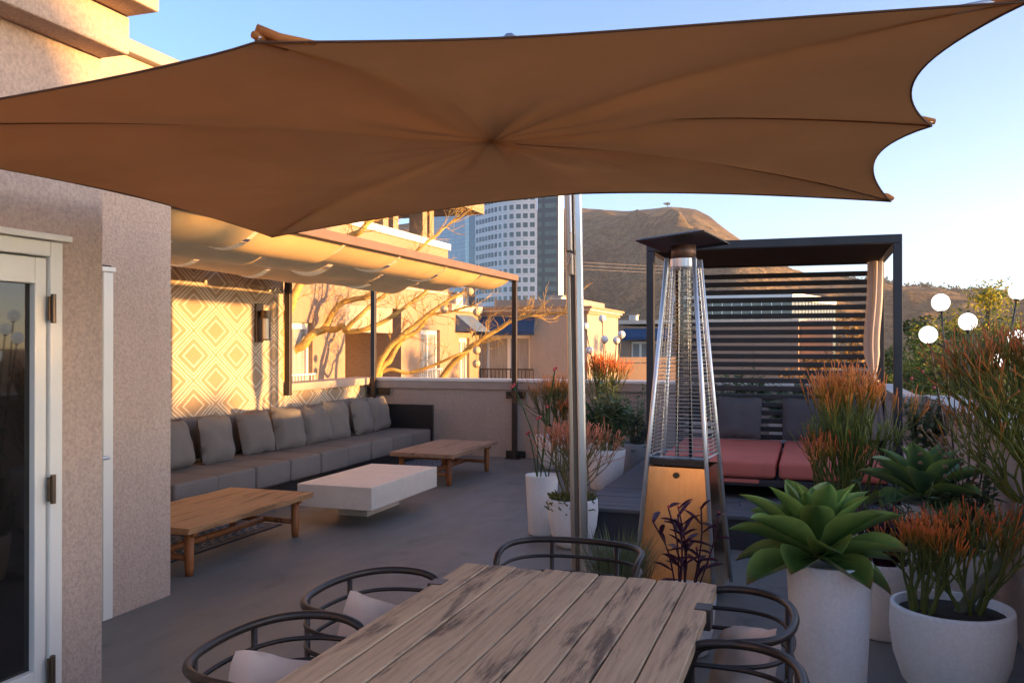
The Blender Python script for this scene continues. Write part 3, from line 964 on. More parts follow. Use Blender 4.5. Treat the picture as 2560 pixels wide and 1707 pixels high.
M['agave'] = leafmat('agave_leaf', (.045, .115, .028), (.10, .215, .05), .42, .12, 6)
M['agave2'] = leafmat('agave_leaf_pale', (.055, .12, .05), (.11, .21, .08), .45, .12, 6)
M['agave_dry'] = leafmat('agave_leaf_worn', (.05, .075, .02), (.13, .12, .03), .5, .1, 7)
M['agave_attr'] = leafmat('agave_leaf_edged', (0, 0, 0), (0, 0, 0), .40, .10, attr=True)
M['fire'] = leafmat('pencil_stem', (0, 0, 0), (0, 0, 0), .5, .1, attr=True)
M['sage'] = leafmat('sage_leaf', (.10, .14, .07), (.20, .25, .12), .6, .2)
M['green'] = leafmat('green_leaf', (.03, .07, .02), (.07, .13, .03), .5, .25)
M['grass'] = leafmat('grass_blade', (.09, .12, .05), (.20, .22, .11), .6, .2)
M['purple'] = leafmat('purple_leaf', (.045, .010, .028), (.10, .022, .05), .45, .15)
M['flower'] = mat('pink_flower', (.55, .07, .08), .5)
M['dryhead'] = mat('dry_seed_head', (.16, .11, .06), .8)
M['moss'] = leafmat('sedum', (.06, .07, .015), (.14, .13, .03), .6, .1)

def leaf_mesh(base, az, pitch, L, W, droop, curl=.25, tip=1.0, n=9, twist=0., cols=None):
    """long fleshy leaf that arcs from its base; returns MB"""
    b = MB()
    p = Vector(base)
    d = Vector((math.cos(az), math.sin(az), 0))
    side = Vector((-math.sin(az), math.cos(az), 0))
    rows = []
    a = pitch
    for i in range(n + 1):
        t = i / n
        w = W * (.42 + .58 * math.sin(math.pi * .5 * min(1, t / .55)) ** 1.4) * (1 if t < .52 else max(.0, 1 - ((t - .52) / .48) ** 1.9))
        if t > .985: w = W * .006
        fwd = d * math.cos(a) + Vector((0, 0, math.sin(a)))
        nor = -d * math.sin(a) + Vector((0, 0, math.cos(a)))
        sd = side * math.cos(twist * t) + nor * math.sin(twist * t)
        row = []
        for j in range(7):
            u = j / 3 - 1
            row.append(p + sd * (u * w / 2) + nor * (curl * w * (abs(u) ** 1.8) - .04 * w))
            if cols:
                e = abs(u) ** 3
                k = max(0, (t - .82) / .18) if len(cols) > 2 else 0
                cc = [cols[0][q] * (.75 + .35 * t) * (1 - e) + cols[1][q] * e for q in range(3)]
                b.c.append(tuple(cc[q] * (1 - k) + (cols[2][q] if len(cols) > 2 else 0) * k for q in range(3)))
        rows.append(row)
        p = p + fwd * (L / n)
        a -= droop / n * (.4 + 1.2 * t)
    return b.grid(rows)

def agave(t, c, n, L, W, seed, m='agave', upright=78, low=-25, dry='agave_dry', spread=1.0):
    r = random.Random(seed)
    for i in range(n):
        f = i / (n - 1)
        az = i * 2.39996 + r.uniform(-.18, .18)
        pitch = R(upright + (low - upright) * f ** 1.3 + r.uniform(-6, 6))
        ll = L * (.62 + .42 * min(1, f * 2.2)) * r.uniform(.9, 1.08) * (1 if f < .8 else .9)
        ww = W * (.55 + .5 * min(1, f * 1.8)) * r.uniform(.9, 1.1)
        droop = R(10 + 24 * f + r.uniform(-8, 10)) * spread
        base = (c[0] + .02 * math.cos(az), c[1] + .02 * math.sin(az), c[2] - .07 * f)
        if m in ('agave', 'agave2'):
            g = r.uniform(.8, 1.2) * (1.15 - .35 * f)
            mid_c = (.062 * g, .130 * g, .028 * g) if m == 'agave' else (.055 * g, .12 * g, .055 * g)
            mid_c = tuple(1.35 * q for q in mid_c)
            cols = [mid_c, (.26 * g, .38 * g, .09 * g)]
            if f > .70 and r.random() < .7: cols.append((.20, .09, .03))
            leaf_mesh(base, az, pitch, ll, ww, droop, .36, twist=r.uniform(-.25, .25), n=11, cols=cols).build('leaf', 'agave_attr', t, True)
        else:
            leaf_mesh(base, az, pitch, ll, ww, droop, .22, twist=r.uniform(-.25, .25)).build('leaf', dry if f > .86 else m, t, True, thick=.006)

def firestick(t, base, H, spread, nmain, seed, lv=5, tip=(.80, .20, .03), mid=(.34, .22, .03), green=(.10, .14, .03), r0=.010, lean=(0, 0), tiplen=.28, name='stems', tipshare=1.0, nb=(2, 3), thin=.0026, ang=(14, 34), h0=.70):
    r = random.Random(seed)
    b = MB()
    segL = H / (lv * .92)
    def grow(p, d, level, hfrac):
        L = segL * r.uniform(.75, 1.2) * (1.15 if level == 0 else 1)
        k = 3
        pts = [p]
        q, dd = p.copy(), d.copy()
        for i in range(k):
            dd = (dd + Vector((r.uniform(-.13, .13), r.uniform(-.13, .13), r.uniform(-.02, .16)))).normalized()
            q = q + dd * (L / k)
            pts.append(q.copy())
        ra = max(thin, r0 * (.70 ** level)); rb = max(thin * .9, r0 * (.70 ** (level + 1)))
        hot = (r.random() < tipshare)
        def colr(t_):
            x = (level + t_) / lv
            if not hot: x = min(x, .55)
            if x < h0: return green
            if x < .86 and h0 < .86:
                s = (x - h0) / (.86 - h0)
                return tuple(green[i] + (mid[i] - green[i]) * s for i in range(3))
            s = min(1, (x - .86) / .12)
            return tuple(mid[i] + (tip[i] - mid[i]) * s for i in range(3))
        b.tube(pts, [ra + (rb - ra) * i / k for i in range(k + 1)], 5 if level < 2 else 4, level == lv - 1, [colr(i / k) for i in range(k + 1)])
        if level < lv - 1:
            nn = 2 if (nb[1] == 2 or r.random() < .62) else 3
            if level >= 2 and r.random() < .12: nn = 1
            a0 = r.uniform(0, 6.28)
            for i in range(nn):
                a = a0 + i * 6.283 / nn + r.uniform(-.5, .5)
                th = R(r.uniform(ang[0], ang[1] * 1.15))
                u = dd.orthogonal().normalized(); v = dd.cross(u)
                nd = dd * math.cos(th) + (u * math.cos(a) + v * math.sin(a)) * math.sin(th)
                nd = (nd + Vector((0, 0, .10 + .06 * level))).normalized()
                grow(q, nd, level + 1, 0)
    for i in range(nmain):
        a = i * 6.283 / nmain + r.uniform(-.4, .4)
        rr = spread * r.uniform(.45, 1.05)
        d = Vector((math.cos(a) * rr + lean[0], math.sin(a) * rr + lean[1], 1)).normalized()
        grow(Vector(base) + Vector((math.cos(a), math.sin(a), 0)) * .035, d, 0, 0)
    return b.build(name, 'fire', t, True)

def leafy(t, base, H, Rd, nstem, nleaf, seed, m='sage', L=.09, W=.04, name='foliage', stem='sage'):
    """upright stems carrying many real leaf blades"""
    r = random.Random(seed)
    st, lf = MB(), MB()
    for i in range(nstem):
        a = r.uniform(0, 6.28); rr = Rd * math.sqrt(r.random())
        p0 = Vector(base) + Vector((math.cos(a) * rr * .3, math.sin(a) * rr * .3, 0))
        p1 = Vector(base) + Vector((math.cos(a) * rr, math.sin(a) * rr, H * r.uniform(.6, 1)))
        pm = p0.lerp(p1, .5) + Vector((r.uniform(-.03, .03), r.uniform(-.03, .03), .02))
        pts = spline([p0, pm, p1], 4)
        st.tube(pts, [.006 - .004 * k / (len(pts) - 1) for k in range(len(pts))], 4, False)
        for k in range(nleaf):
            f = r.uniform(.18, 1)
            p = p0.lerp(pm, f * 2) if f < .5 else pm.lerp(p1, f * 2 - 1)
            az = r.uniform(0, 6.28); pit = R(r.uniform(-20, 55))
            ll = L * r.uniform(.6, 1.2) * (1.15 - .5 * f); w = W * r.uniform(.7, 1.2) * (1.1 - .4 * f)
            d = Vector((math.cos(az) * math.cos(pit), math.sin(az) * math.cos(pit), math.sin(pit)))
            s = Vector((-math.sin(az), math.cos(az), 0)) * (w / 2)
            up = d.cross(s.normalized()) * (-.12 * ll)
            a0, a1, a2 = p, p + d * ll * .5 + up * 0, p + d * ll - Vector((0, 0, .15 * ll))
            n = len(lf.v)
            lf.v += [tuple(a0), tuple(a0 + d * ll * .42 + s + Vector((0, 0, .08 * w))), tuple(a2), tuple(a0 + d * ll * .42 - s + Vector((0, 0, .08 * w))), tuple(a0 + d * ll * .45 - Vector((0, 0, .15 * w)))]
            lf.f += [(n, n + 1, n + 4), (n + 1, n + 2, n + 4), (n + 2, n + 3, n + 4), (n + 3, n, n + 4)]
    st.build('stems', stem, t)
    return lf.build(name, m, t, kind='stuff')

# --- right group
t = potted('potted_agave', 'large green agave in the tall white pot beside the dining chairs', 'potted plant', .066, 3.86, .170, .66, 'tall')
agave(t, (.02, 3.84, .735), 36, .335, .158, 5, upright=88, low=-16)
t = potted('potted_agave', 'smaller pale agave in a slim white pot in front of the side parapet', 'potted plant', .60, 5.45, .135, .66, 'tall')
agave(t, (.60, 5.45, .74), 24, .36, .16, 8, 'agave2', 80, 0)
t = potted('potted_fire_stick', 'tall fire stick plant with bright orange crown before the daybed pillows', 'potted plant', .22, 5.80, .19, .5)
firestick(t, (.22, 5.80, .46), .84, .12, 6, 3, 6, r0=.013, nb=(2, 3), tip=(.85, .22, .025), mid=(.34, .22, .03), green=(.13, .17, .03), ang=(8, 19), h0=.78)
firestick(t, (.24, 5.82, .46), .60, .26, 9, 14, 5, r0=.011, nb=(2, 3), tip=(.16, .20, .03), mid=(.12, .17, .03), green=(.11, .16, .028), ang=(8, 22))
firestick(t, (.12, 5.72, .46), .50, .40, 6, 13, 4, ang=(10, 24), r0=.009, tip=(.8, .14, .03), green=(.12, .15, .03))
t = potted('potted_fire_stick', 'orange tipped fire stick plant in the wide white bowl at the right edge', 'potted plant', .582, 4.31, .255, .40, 'bowl')
firestick(t, (.46, 4.27, .35), .40, .35, 8, 21, 5, h0=.76, ang=(8, 24), r0=.011, tip=(.85, .17, .025), mid=(.42, .20, .03), green=(.15, .16, .035), nb=(2, 3))
firestick(t, (.66, 4.33, .35), .46, .8, 7, 22, 5, ang=(10, 30), r0=.011, tip=(.75, .12, .02), mid=(.34, .19, .03), green=(.14, .16, .035), nb=(2, 3), tipshare=.6)
# thick leaning trunk with a big crown that comes back over the frame
trk = spline([(.60, 4.33, .33), (.70, 4.36, .48), (.86, 4.40, .68), (.92, 4.46, .90), (.95, 4.50, 1.05)], 5)
MB().tube(trk, [.030 - .012 * i / (len(trk) - 1) for i in range(len(trk))], 9).build('trunk', leafmat('pencil_trunk', (.09, .10, .05), (.16, .15, .08), .7, 0), t, True)
firestick(t, (.94, 4.50, 1.0), .60, .95, 24, 25, 5, r0=.010, tip=(.72, .17, .03), mid=(.30, .19, .03), green=(.17, .185, .035), nb=(2, 3), tipshare=.75)
firestick(t, (.90, 4.46, .85), .50, 1.4, 13, 26, 5, r0=.009, tip=(.6, .17, .03), mid=(.25, .17, .03), green=(.14, .16, .03), nb=(2, 2), tipshare=.35, lean=(-.3, 0))
t = potted('potted_purple_plant', 'white urn pot with dark purple trailing leaves behind the big agave', 'potted plant', .36, 5.08, .155, .40, 'urn')
leafy(t, (.36, 5.08, .36), .36, .19, 26, 16, 31, 'purple', .085, .035, stem='purple')
leafy(t, (.40, 5.12, .36), .50, .22, 9, 14, 32, 'sage', .07, .045)
t = potted('potted_sage', 'grey green sage with dry flower stalks beside the smaller agave', 'potted plant', .80, 5.35, .13, .42, 'urn')
leafy(t, (.80, 5.35, .40), .50, .20, 16, 18, 33, 'sage', .085, .055)
for k in range(6):
    a = k * 1.1
    p = [(.78, 5.33, .7), (.78 + .08 * math.cos(a), 5.33 + .08 * math.sin(a), .9), (.72 + .16 * math.cos(a), 5.33 + .16 * math.sin(a), 1.08 + .05 * math.sin(k * 3))]
    s = MB().tube(spline(p, 3), .004, 5)
    for q in range(5):
        z = p[2][2] - q * .05
        s.lathe((p[2][0], p[2][1], z), [(.004, -.012), (.014, -.004), (.012, .006), (.003, .012)], 6)
    s.build('flower_stalk', 'dryhead', t)
t = potted('potted_shrub', 'grey green shrub in the corner right of the daybed post', 'potted plant', .86, 7.95, .14, .45, 'urn', z0=.262)
leafy(t, (.86, 7.95, .62), .55, .24, 26, 24, 34, 'sage', .09, .04)
for k in range(5):
    s = MB().tube(spline([(.84, 7.9, .8), (.80 + .04 * k, 7.8 - .05 * k, 1.1), (.76 + .075 * k, 7.75 - .06 * k, 1.28 + .07 * math.sin(k * 2.2))], 4), .003, 5)
    s.build('flower_stem', 'grass', t)
    MB().lathe((.76 + .075 * k, 7.75 - .06 * k, 1.28 + .07 * math.sin(k * 2.2)), [(.003, -.012), (.012, -.004), (.010, .008), (.002, .014)], 7).build('flower', 'flower', t)

# --- pots hidden by the table end: grass and purple heart
t = potted('potted_grass', 'clump of thin grass behind the chair at the head of the table', 'potted plant', -.92, 4.36, .15, .30, 'urn')
g = MB()
for k in range(420):
    a = rnd.uniform(0, 6.28); rr = .13 * math.sqrt(rnd.random())
    p = Vector((-.92 + rr * math.cos(a), 4.36 + rr * math.sin(a), .27))
    L = rnd.uniform(.2, .36); o = Vector((math.cos(a), math.sin(a), 0)) * rnd.uniform(.02, .16)
    s = Vector((math.cos(a + 1.57), math.sin(a + 1.57), 0)) * .0032
    m1 = p + o * .4 + Vector((0, 0, L * .6)); m2 = p + o * 1.1 + Vector((0, 0, L))
    n = len(g.v)
    g.v += [tuple(p - s), tuple(p + s), tuple(m1 + s), tuple(m1 - s), tuple(m2)]
    g.f += [(n, n + 1, n + 2, n + 3), (n + 3, n + 2, n + 4)]
g.build('grass_blades', 'grass', t, kind='stuff')
t = potted('potted_purple_heart', 'purple heart plant with pointed leaves in front of the heater panel', 'potted plant', -.60, 4.50, .15, .32, 'urn')
r = random.Random(44)
for k in range(10):
    a = r.uniform(0, 6.28); rr = r.uniform(.04, .17)
    top = Vector((-.60 + rr * math.cos(a) * 1.1, 4.50 + rr * math.sin(a), r.uniform(.5, .74)))
    base = Vector((-.60 + .05 * math.cos(a), 4.50 + .05 * math.sin(a), .29))
    pts = spline([base, base.lerp(top, .55) + Vector((.02, 0, .02)), top], 4)
    MB().tube(pts, .0045, 5).build('stem', 'purple', t, True)
    for q in range(5):
        f = .35 + .65 * q / 4
        p = pts[min(len(pts) - 1, int(f * (len(pts) - 1)))]
        leaf_mesh(p, q * 2.7 + a, R(r.uniform(5, 50)), r.uniform(.08, .14), r.uniform(.026, .036), R(25), .35, n=6).build('leaf', 'purple', t, True)
    MB().lathe(tuple(top), [(.002, 0), (.007, .012), (.002, .02)], 6).build('flower', 'flower' if k % 3 == 0 else 'purple', t)

# --- left group by the mast
t = potted('potted_fire_stick', 'peach tipped fire stick plant in the round white pot at the foot of the mast', 'potted plant', -1.745, 6.575, .195, .37, 'bowl')
firestick(t, (-1.745, 6.575, .34), .58, .55, 12, 51, 5, r0=.009, tip=(.72, .24, .13), mid=(.55, .22, .10), green=(.20, .17, .06), nb=(2, 3))
s = MB(); r = random.Random(52)
for k in range(700):
    a = r.uniform(0, 6.28); rr = .20 * math.sqrt(r.random())
    p = Vector((-1.745 + rr * math.cos(a), 6.575 + rr * math.sin(a), .36 + .03 * r.random() - (.10 * r.random() if rr > .185 else 0)))
    d = Vector((r.uniform(-1, 1), r.uniform(-1, 1), r.uniform(-.2, 1))).normalized() * .03
    e = d.orthogonal().normalized() * .007
    s.quad(tuple(p - e), tuple(p + e), tuple(p + d + e * .6), tuple(p + d - e * .6))
s.build('sedum', 'moss', t, kind='stuff')
t = potted('potted_flower', 'slim white pot with tall thin stems and small red flowers left of the mast', 'potted plant', -2.10, 6.92, .135, .485, 'tall')
for k in range(6):
    x = -2.10 + .05 * math.cos(k * 2.1); y = 6.92 + .05 * math.sin(k * 2.1)
    e = Vector((-2.10 + (-.25, .10, -.06, .16, .02, -.15)[k], 6.92 + (.0, .05, .1, -.05, .12, .1)[k], (1.22, 1.36, .95, .88, 1.05, .82)[k]))
    MB().tube(spline([(x, y, .44), Vector((x, y, .44)).lerp(e, .55) + Vector((0, 0, .05)), e], 5), .0055, 6).build('stem', 'green', t, True)
    for q in range(3):
        MB().lathe((e.x + .012 * math.cos(q * 2.1), e.y + .012 * math.sin(q * 2.1), e.z - .008 * q), [(.004, -.012), (.013, 0), (.004, .012)], 7).build('flower', 'flower', t, True)
t = potted('potted_fire_stick', 'green and orange fire stick plant in a white bowl against the back parapet', 'potted plant', -3.02, 10.6, .27, .42, 'bowl')
firestick(t, (-3.05, 10.6, .38), .72, .34, 12, 53, 5, r0=.011, tip=(.5, .16, .04), mid=(.22, .16, .04), green=(.10, .12, .03), nb=(2, 3))
firestick(t, (-2.86, 10.55, .38), .46, .35, 9, 54, 4, r0=.009, tip=(.78, .15, .03), mid=(.5, .16, .03), green=(.25, .14, .03), nb=(2, 3))
t = potted('potted_leafy_shrub', 'broad leaved grey green shrub in the white pot left of the platform', 'potted plant', -2.10, 9.30, .21, .43, 'tall')
leafy(t, (-2.10, 9.30, .40), .72, .33, 26, 30, 55, 'sage', .15, .062)
agave(t, (-2.15, 9.36, .55), 9, .5, .10, 56, 'green', 80, 55, 'green')
t = potted('potted_succulents', 'blue grey pot with dark rosettes beside the daybed left post', 'potted plant', -1.98, 10.25, .19, .40, 'urn', 'pot_grey')
for k, (dx, dy, dz, sz) in enumerate(((0, 0, .66, .15), (.14, -.05, .52, .11), (-.13, .02, .74, .11), (.05, -.08, .42, .12))):
    agave(t, (-1.98 + dx, 10.25 + dy, dz), 16, sz, sz * .42, 70 + k, M.setdefault('rosette', leafmat('rosette_leaf', (.045, .06, .055), (.10, .12, .10), .5, .1)), 75, 0, 'rosette')
    MB().tube([(-1.98, 10.25, .36), (-1.98 + dx, 10.25 + dy, dz)], .012, 6).build('stem', 'dryhead', t)
leafy(t, (-1.95, 10.3, .36), .75, .28, 14, 22, 57, 'sage', .11, .05)
t = potted('potted_fire_stick', 'tall fire stick plant with orange crown beneath the far globe lights', 'potted plant', -2.52, 10.9, .2, .45, 'urn')
firestick(t, (-2.52, 10.9, .42), .88, .14, 6, 58, 6, h0=.80, ang=(7, 17), r0=.012, tip=(.78, .16, .02), mid=(.4, .2, .03), green=(.14, .17, .03), nb=(2, 3))

# --- planting behind the daybed slats
for k, x in enumerate((-1.25, -.78, -.30, .18, .52)):
    t = potted('potted_shrub', ('green shrub behind the slats at the left end of the daybed', 'green shrub behind the slats, second from the left end of the daybed', 'green shrub behind the middle of the daybed slats', 'green shrub behind the slats, second from the right end of the daybed', 'green shrub behind the slats at the right end of the daybed')[k],
               'potted plant', x, 10.75, .19, .42, 'tall', z0=.262)
    leafy(t, (x, 10.75, .6), .62 + .08 * math.sin(k * 2.3), .32, 22, 26, 80 + k, 'green' if k % 2 else 'sage', .13, .055)

# ------------------------------------------------------------------ globe lights on stakes
def globe_light(label, top, foot, rad, group, gm='globe'):
    t = thing('globe_light', label, 'garden light', foot, group)
    top, foot = Vector(top), Vector(foot)
    d = (top - foot); bend = Vector((d.y, -d.x, 0)).normalized() * .01
    MB().tube(spline([foot, foot.lerp(top, .5) + bend, top - d.normalized() * (rad * .9)], 6), .0058, 6).build('stake', 'black_metal', t, True)
    MB().tube([top - d.normalized() * (rad * 1.12), top - d.normalized() * (rad * .86)], .017 * rad / .055, 10).build('cap', 'bronze_dark', t)
    n = 18
    prof = [(rad * math.sin(math.pi * i / n) + 1e-5, -rad * math.cos(math.pi * i / n)) for i in range(n + 1)]
    MB().lathe(tuple(top), prof, 28).build('globe', gm, t, True)
rl = ['upper left', 'lowest left', 'middle', 'low right, seen through the fire stick stems', 'topmost, at the right edge', 'right, at the picture edge']
for k, p in enumerate(((.762, 6.07, 1.814), (.688, 6.045, 1.613), (.922, 6.125, 1.694), (1.10, 6.19, 1.45), (1.22, 6.23, 1.885), (1.21, 6.22, 1.588))):
    globe_light('globe light by the side parapet, ' + rl[k], p, (.90 + .015 * (k - 2.5), 5.98 + .03 * math.cos(k * 2), .30), .0545, 'globe lights by the side parapet')
ll = ['topmost', 'far left', 'middle', 'right, lower of the crossing pair', 'right, upper of the crossing pair', 'lowest left']
for k, p in enumerate(((-2.532, 11.0, 1.885), (-2.755, 11.0, 1.789), (-2.502, 11.0, 1.62), (-2.347, 11.0, 1.608), (-2.285, 11.0, 1.681), (-2.699, 11.0, 1.481))):
    globe_light('globe light by the back parapet, ' + ll[k], p, (-2.44 + .02 * (k - 2.5), 10.93, .44), .049, 'globe lights by the back parapet', 'globe_off')
t = potted('stake_pot', 'dark pot holding the globe light stakes by the side parapet', 'pot', .90, 5.98, .10, .34, 'urn', 'riser')

# ------------------------------------------------------------------ bare tree in the courtyard
GZ = -9.0
bt = thing('bare_tree', 'bare coral tree with golden sunlit branches in the courtyard beyond the parapet', 'tree', (-8.9, 15.4, GZ))
paths = [
 ([(-9.9, 15.0, -2), (-9.822, 15.0, 1.016), (-9.476, 15.15, 1.58), (-9.361, 15.3, 1.783), (-9.242, 15.45, 1.867), (-9.121, 15.6, 2.176), (-8.975, 15.75, 2.407), (-8.524, 15.9, 2.51), (-8.372, 16.05, 2.639), (-8.0, 16.2, 3.1)], .12, .045),
 ([(-9.242, 15.45, 1.867), (-8.973, 15.4, 1.86), (-8.768, 15.35, 1.938), (-8.673, 15.35, 1.821), (-8.305, 15.45, 1.861), (-8.025, 15.6, 2.003), (-7.654, 15.75, 2.265), (-7.37, 15.9, 2.49), (-7.0, 16.0, 2.9)], .085, .03),
 ([(-8.66, 15.3, 1.84), (-8.385, 15.35, 2.12), (-8.197, 15.5, 2.343), (-7.871, 15.65, 2.627), (-7.6, 15.7, 3.0)], .06, .025),
 ([(-8.6, 15.6, -1.0), (-8.31, 15.8, 0.885), (-8.091, 15.95, 1.417), (-7.869, 16.1, 1.705), (-7.555, 16.25, 1.994), (-7.171, 16.4, 2.305), (-6.898, 16.55, 2.515), (-6.512, 16.7, 2.744)], .095, .022),
 ([(-8.5, 15.7, -1.0), (-8.271, 15.9, 0.882), (-8.073, 16.05, 1.251), (-7.872, 16.2, 1.664), (-7.715, 16.35, 1.769), (-7.556, 16.5, 1.979), (-7.44, 16.65, 2.15), (-7.002, 16.8, 2.256), (-6.5, 16.9, 2.4)], .085, .018),
 ([(-7.7, 16.3, -.4), (-7.147, 16.5, 0.875), (-6.603, 16.65, 1.457), (-6.416, 16.8, 1.623), (-5.983, 16.95, 1.915), (-5.77, 17.0, 2.03), (-5.469, 17.0, 2.13), (-5.12, 17.1, 2.17), (-4.639, 17.2, 2.215)], .085, .012),
 ([(-8.2, 15.95, 1.03), (-8.05, 16.0, 1.06), (-7.734, 16.15, 0.985), (-7.352, 16.3, 1.086), (-6.856, 16.45, 1.313), (-6.628, 16.6, 1.436), (-6.3, 16.7, 1.7)], .055, .02),
 ([(-9.9, 14.3, -2), (-9.36, 14.15, 1.5), (-9.32, 14.2, 1.96), (-9.285, 14.35, 2.29), (-9.27, 14.5, 2.548), (-9.1, 14.65, 2.95), (-8.4, 14.8, 3.55), (-8.076, 14.8, 3.69), (-7.995, 14.95, 3.849), (-7.857, 15.1, 4.033)], .13, .05),
 ([(-8.0, 16.2, 3.1), (-7.6, 15.6, 3.15), (-7.241, 15.5, 3.345), (-6.985, 15.65, 3.598), (-6.835, 15.8, 3.784), (-6.764, 15.95, 3.899), (-6.528, 16.1, 4.084)], .045, .015),
 ([(-8.671, 15.3, 3.3), (-8.2, 15.4, 3.0), (-7.6, 15.6, 3.05)], .03, .015),
]
MB().tube([(-9.2, 15.3, GZ), (-9.1, 15.3, -5), (-9.3, 15.2, -2.5), (-9.6, 15.0, -1.4)], [.3, .25, .2, .15], 10).build('trunk', 'bark', bt, True)
MB().tube([(-9.1, 15.3, -5), (-8.8, 15.5, -2.5), (-8.45, 15.75, -.6)], [.2, .16, .1], 9).build('trunk', 'bark', bt, True)
r = random.Random(91)
tw = MB()
def twig(p, d, L, rad, lvl):
    k = 4
    pts = [p]; q = p.copy(); dd = d.copy()
    for i in range(k):
        dd = (dd + Vector((r.uniform(-.3, .3), r.uniform(-.3, .3), r.uniform(-.2, .28)))).normalized()
        q = q + dd * (L / k); pts.append(q.copy())
    tw.tube(pts, [rad * (1 - .6 * i / k) for i in range(k + 1)], 4, False)
    if lvl > 0:
        for i in range(r.randint(2, 3)):
            s = r.randint(1, k)
            nd = (dd + Vector((r.uniform(-1, 1), r.uniform(-1, 1), r.uniform(-.7, .9)))).normalized()
            twig(pts[s], nd, L * r.uniform(.45, .75), rad * .62, lvl - 1)
for pts, r0, r1 in paths:
    sp = spline(pts, 7)
    n = len(sp)
    sp2 = [p + Vector((noise.noise(p * 3), noise.noise(p * 3 + Vector((9, 0, 0))), noise.noise(p * 3 + Vector((0, 9, 0))))) * .03 for p in sp]
    MB().tube(sp2, [.82 * (r0 + (r1 - r0) * i / (n - 1)) * (1 + .10 * noise.noise(sp2[i] * 9)) for i in range(n)], 9).build('branch', 'bark', bt, True)
    for i in range(n // 3, n, 3):
        if sp2[i].z < .9: continue
        for _ in range(1 if i < n * .7 else 2):
            d = (sp2[min(n - 1, i + 1)] - sp2[i - 1]).normalized()
            d = (d * .8 + Vector((r.uniform(-1, 1), r.uniform(-1, 1), r.uniform(-.5, 1)))).normalized()
            twig(sp2[i], d, r.uniform(.3, .65), .009, 2)
tw.build('twigs', 'bark', bt, True, kind='stuff')
for k, (p, lab) in enumerate((((-6.103, 15.8, 2.183), 'under the top right twigs'), ((-6.781, 15.8, 2.241), 'left of the others near the fork'), ((-6.103, 15.8, 1.448), 'upper of the pair over the balcony doors'), ((-6.111, 15.8, 1.19), 'lower of the pair over the balcony doors'), ((-6.248, 15.8, 2.579), 'highest, just below the pergola beam'))):
    t = thing('wicker_ball', 'pale wicker ball in the bare tree, ' + lab, 'ornament', p, 'wicker balls in the bare tree')
    n = 12; rd = .075
    MB().lathe(p, [(rd * math.sin(math.pi * i / n) + 1e-5, -rd * math.cos(math.pi * i / n)) for i in range(n + 1)], 18).build('ball', 'wicker', t, True)
    MB().tube([(p[0], p[1], p[2] + rd), (p[0], p[1], p[2] + .28)], .003, 4).build('cord', 'dryhead', t)
    for a in range(0, 180, 36):
        MB().tube([(p[0] + rd * 1.02 * math.cos(u) * math.cos(R(a)), p[1] + rd * 1.02 * math.cos(u) * math.sin(R(a)), p[2] + rd * 1.02 * math.sin(u)) for u in [2 * math.pi * i / 20 for i in range(21)]], .004, 4, False).build('hoop', 'wicker', t)

# ------------------------------------------------------------------ neighbouring buildings
def window_x(parent, X, y0, y1, z0, z1, m='curtain_far', rail=None, fw=.07):
    """window on a +X facing wall: recessed pane, white frame, mullion"""
    o = box('window', 'white_paint', parent, X - .06, X + .012, y0 - fw, y1 + fw, z1, z1 + .12)
    MB().box(X - .06, X + .012, y0 - fw, y0, z0, z1 - .001).box(X - .06, X + .012, y1, y1 + fw, z0, z1 - .001).box(X - .06, X + .008, (y0 + y1) / 2 - .04, (y0 + y1) / 2 + .04, z0, z1 - .002).build('frame', 'white_paint', o)
    for a, b in ((y0, (y0 + y1) / 2 - .04), ((y0 + y1) / 2 + .04, y1)):
        box('pane', m, o, X - .045, X - .03, a, b, z0, z1)
    if rail:
        b = MB()
        zr0, zr1, out = rail
        b.box(X + .10, X + .13, y0 - .2, y1 + .2, zr1 - .03, zr1).box(X + .10, X + .13, y0 - .2, y1 + .2, zr0, zr0 + .03).box(X + .10, X + .13, y0 - .2, y1 + .2, (zr0 + zr1) / 2, (zr0 + zr1) / 2 + .025)
        yy = y0 - .2
        while yy < y1 + .2:
            b.box(X + .105, X + .125, yy, yy + .018, zr0, zr1); yy += .11
        b.build('railing', 'coping_white', o)
    return o

def window_y(parent, Yf, x0, x1, z0, z1, m='curtain_far', fw=.07):
    o = box('window', 'white_paint', parent, x0 - fw, x1 + fw, Yf - .012, Yf + .06, z1, z1 + .10)
    MB().box(x0 - fw, x0, Yf - .012, Yf + .06, z0, z1 - .001).box(x1, x1 + fw, Yf - .012, Yf + .06, z0, z1 - .001).box((x0 + x1) / 2 - .05, (x0 + x1) / 2 + .05, Yf - .008, Yf + .06, z0, z1 - .002).build('frame', 'white_paint', o)
    for a, b in ((x0, (x0 + x1) / 2 - .05), ((x0 + x1) / 2 + .05, x1)):
        box('pane', m, o, a, b, Yf + .02, Yf + .04, z0, z1)
    return o

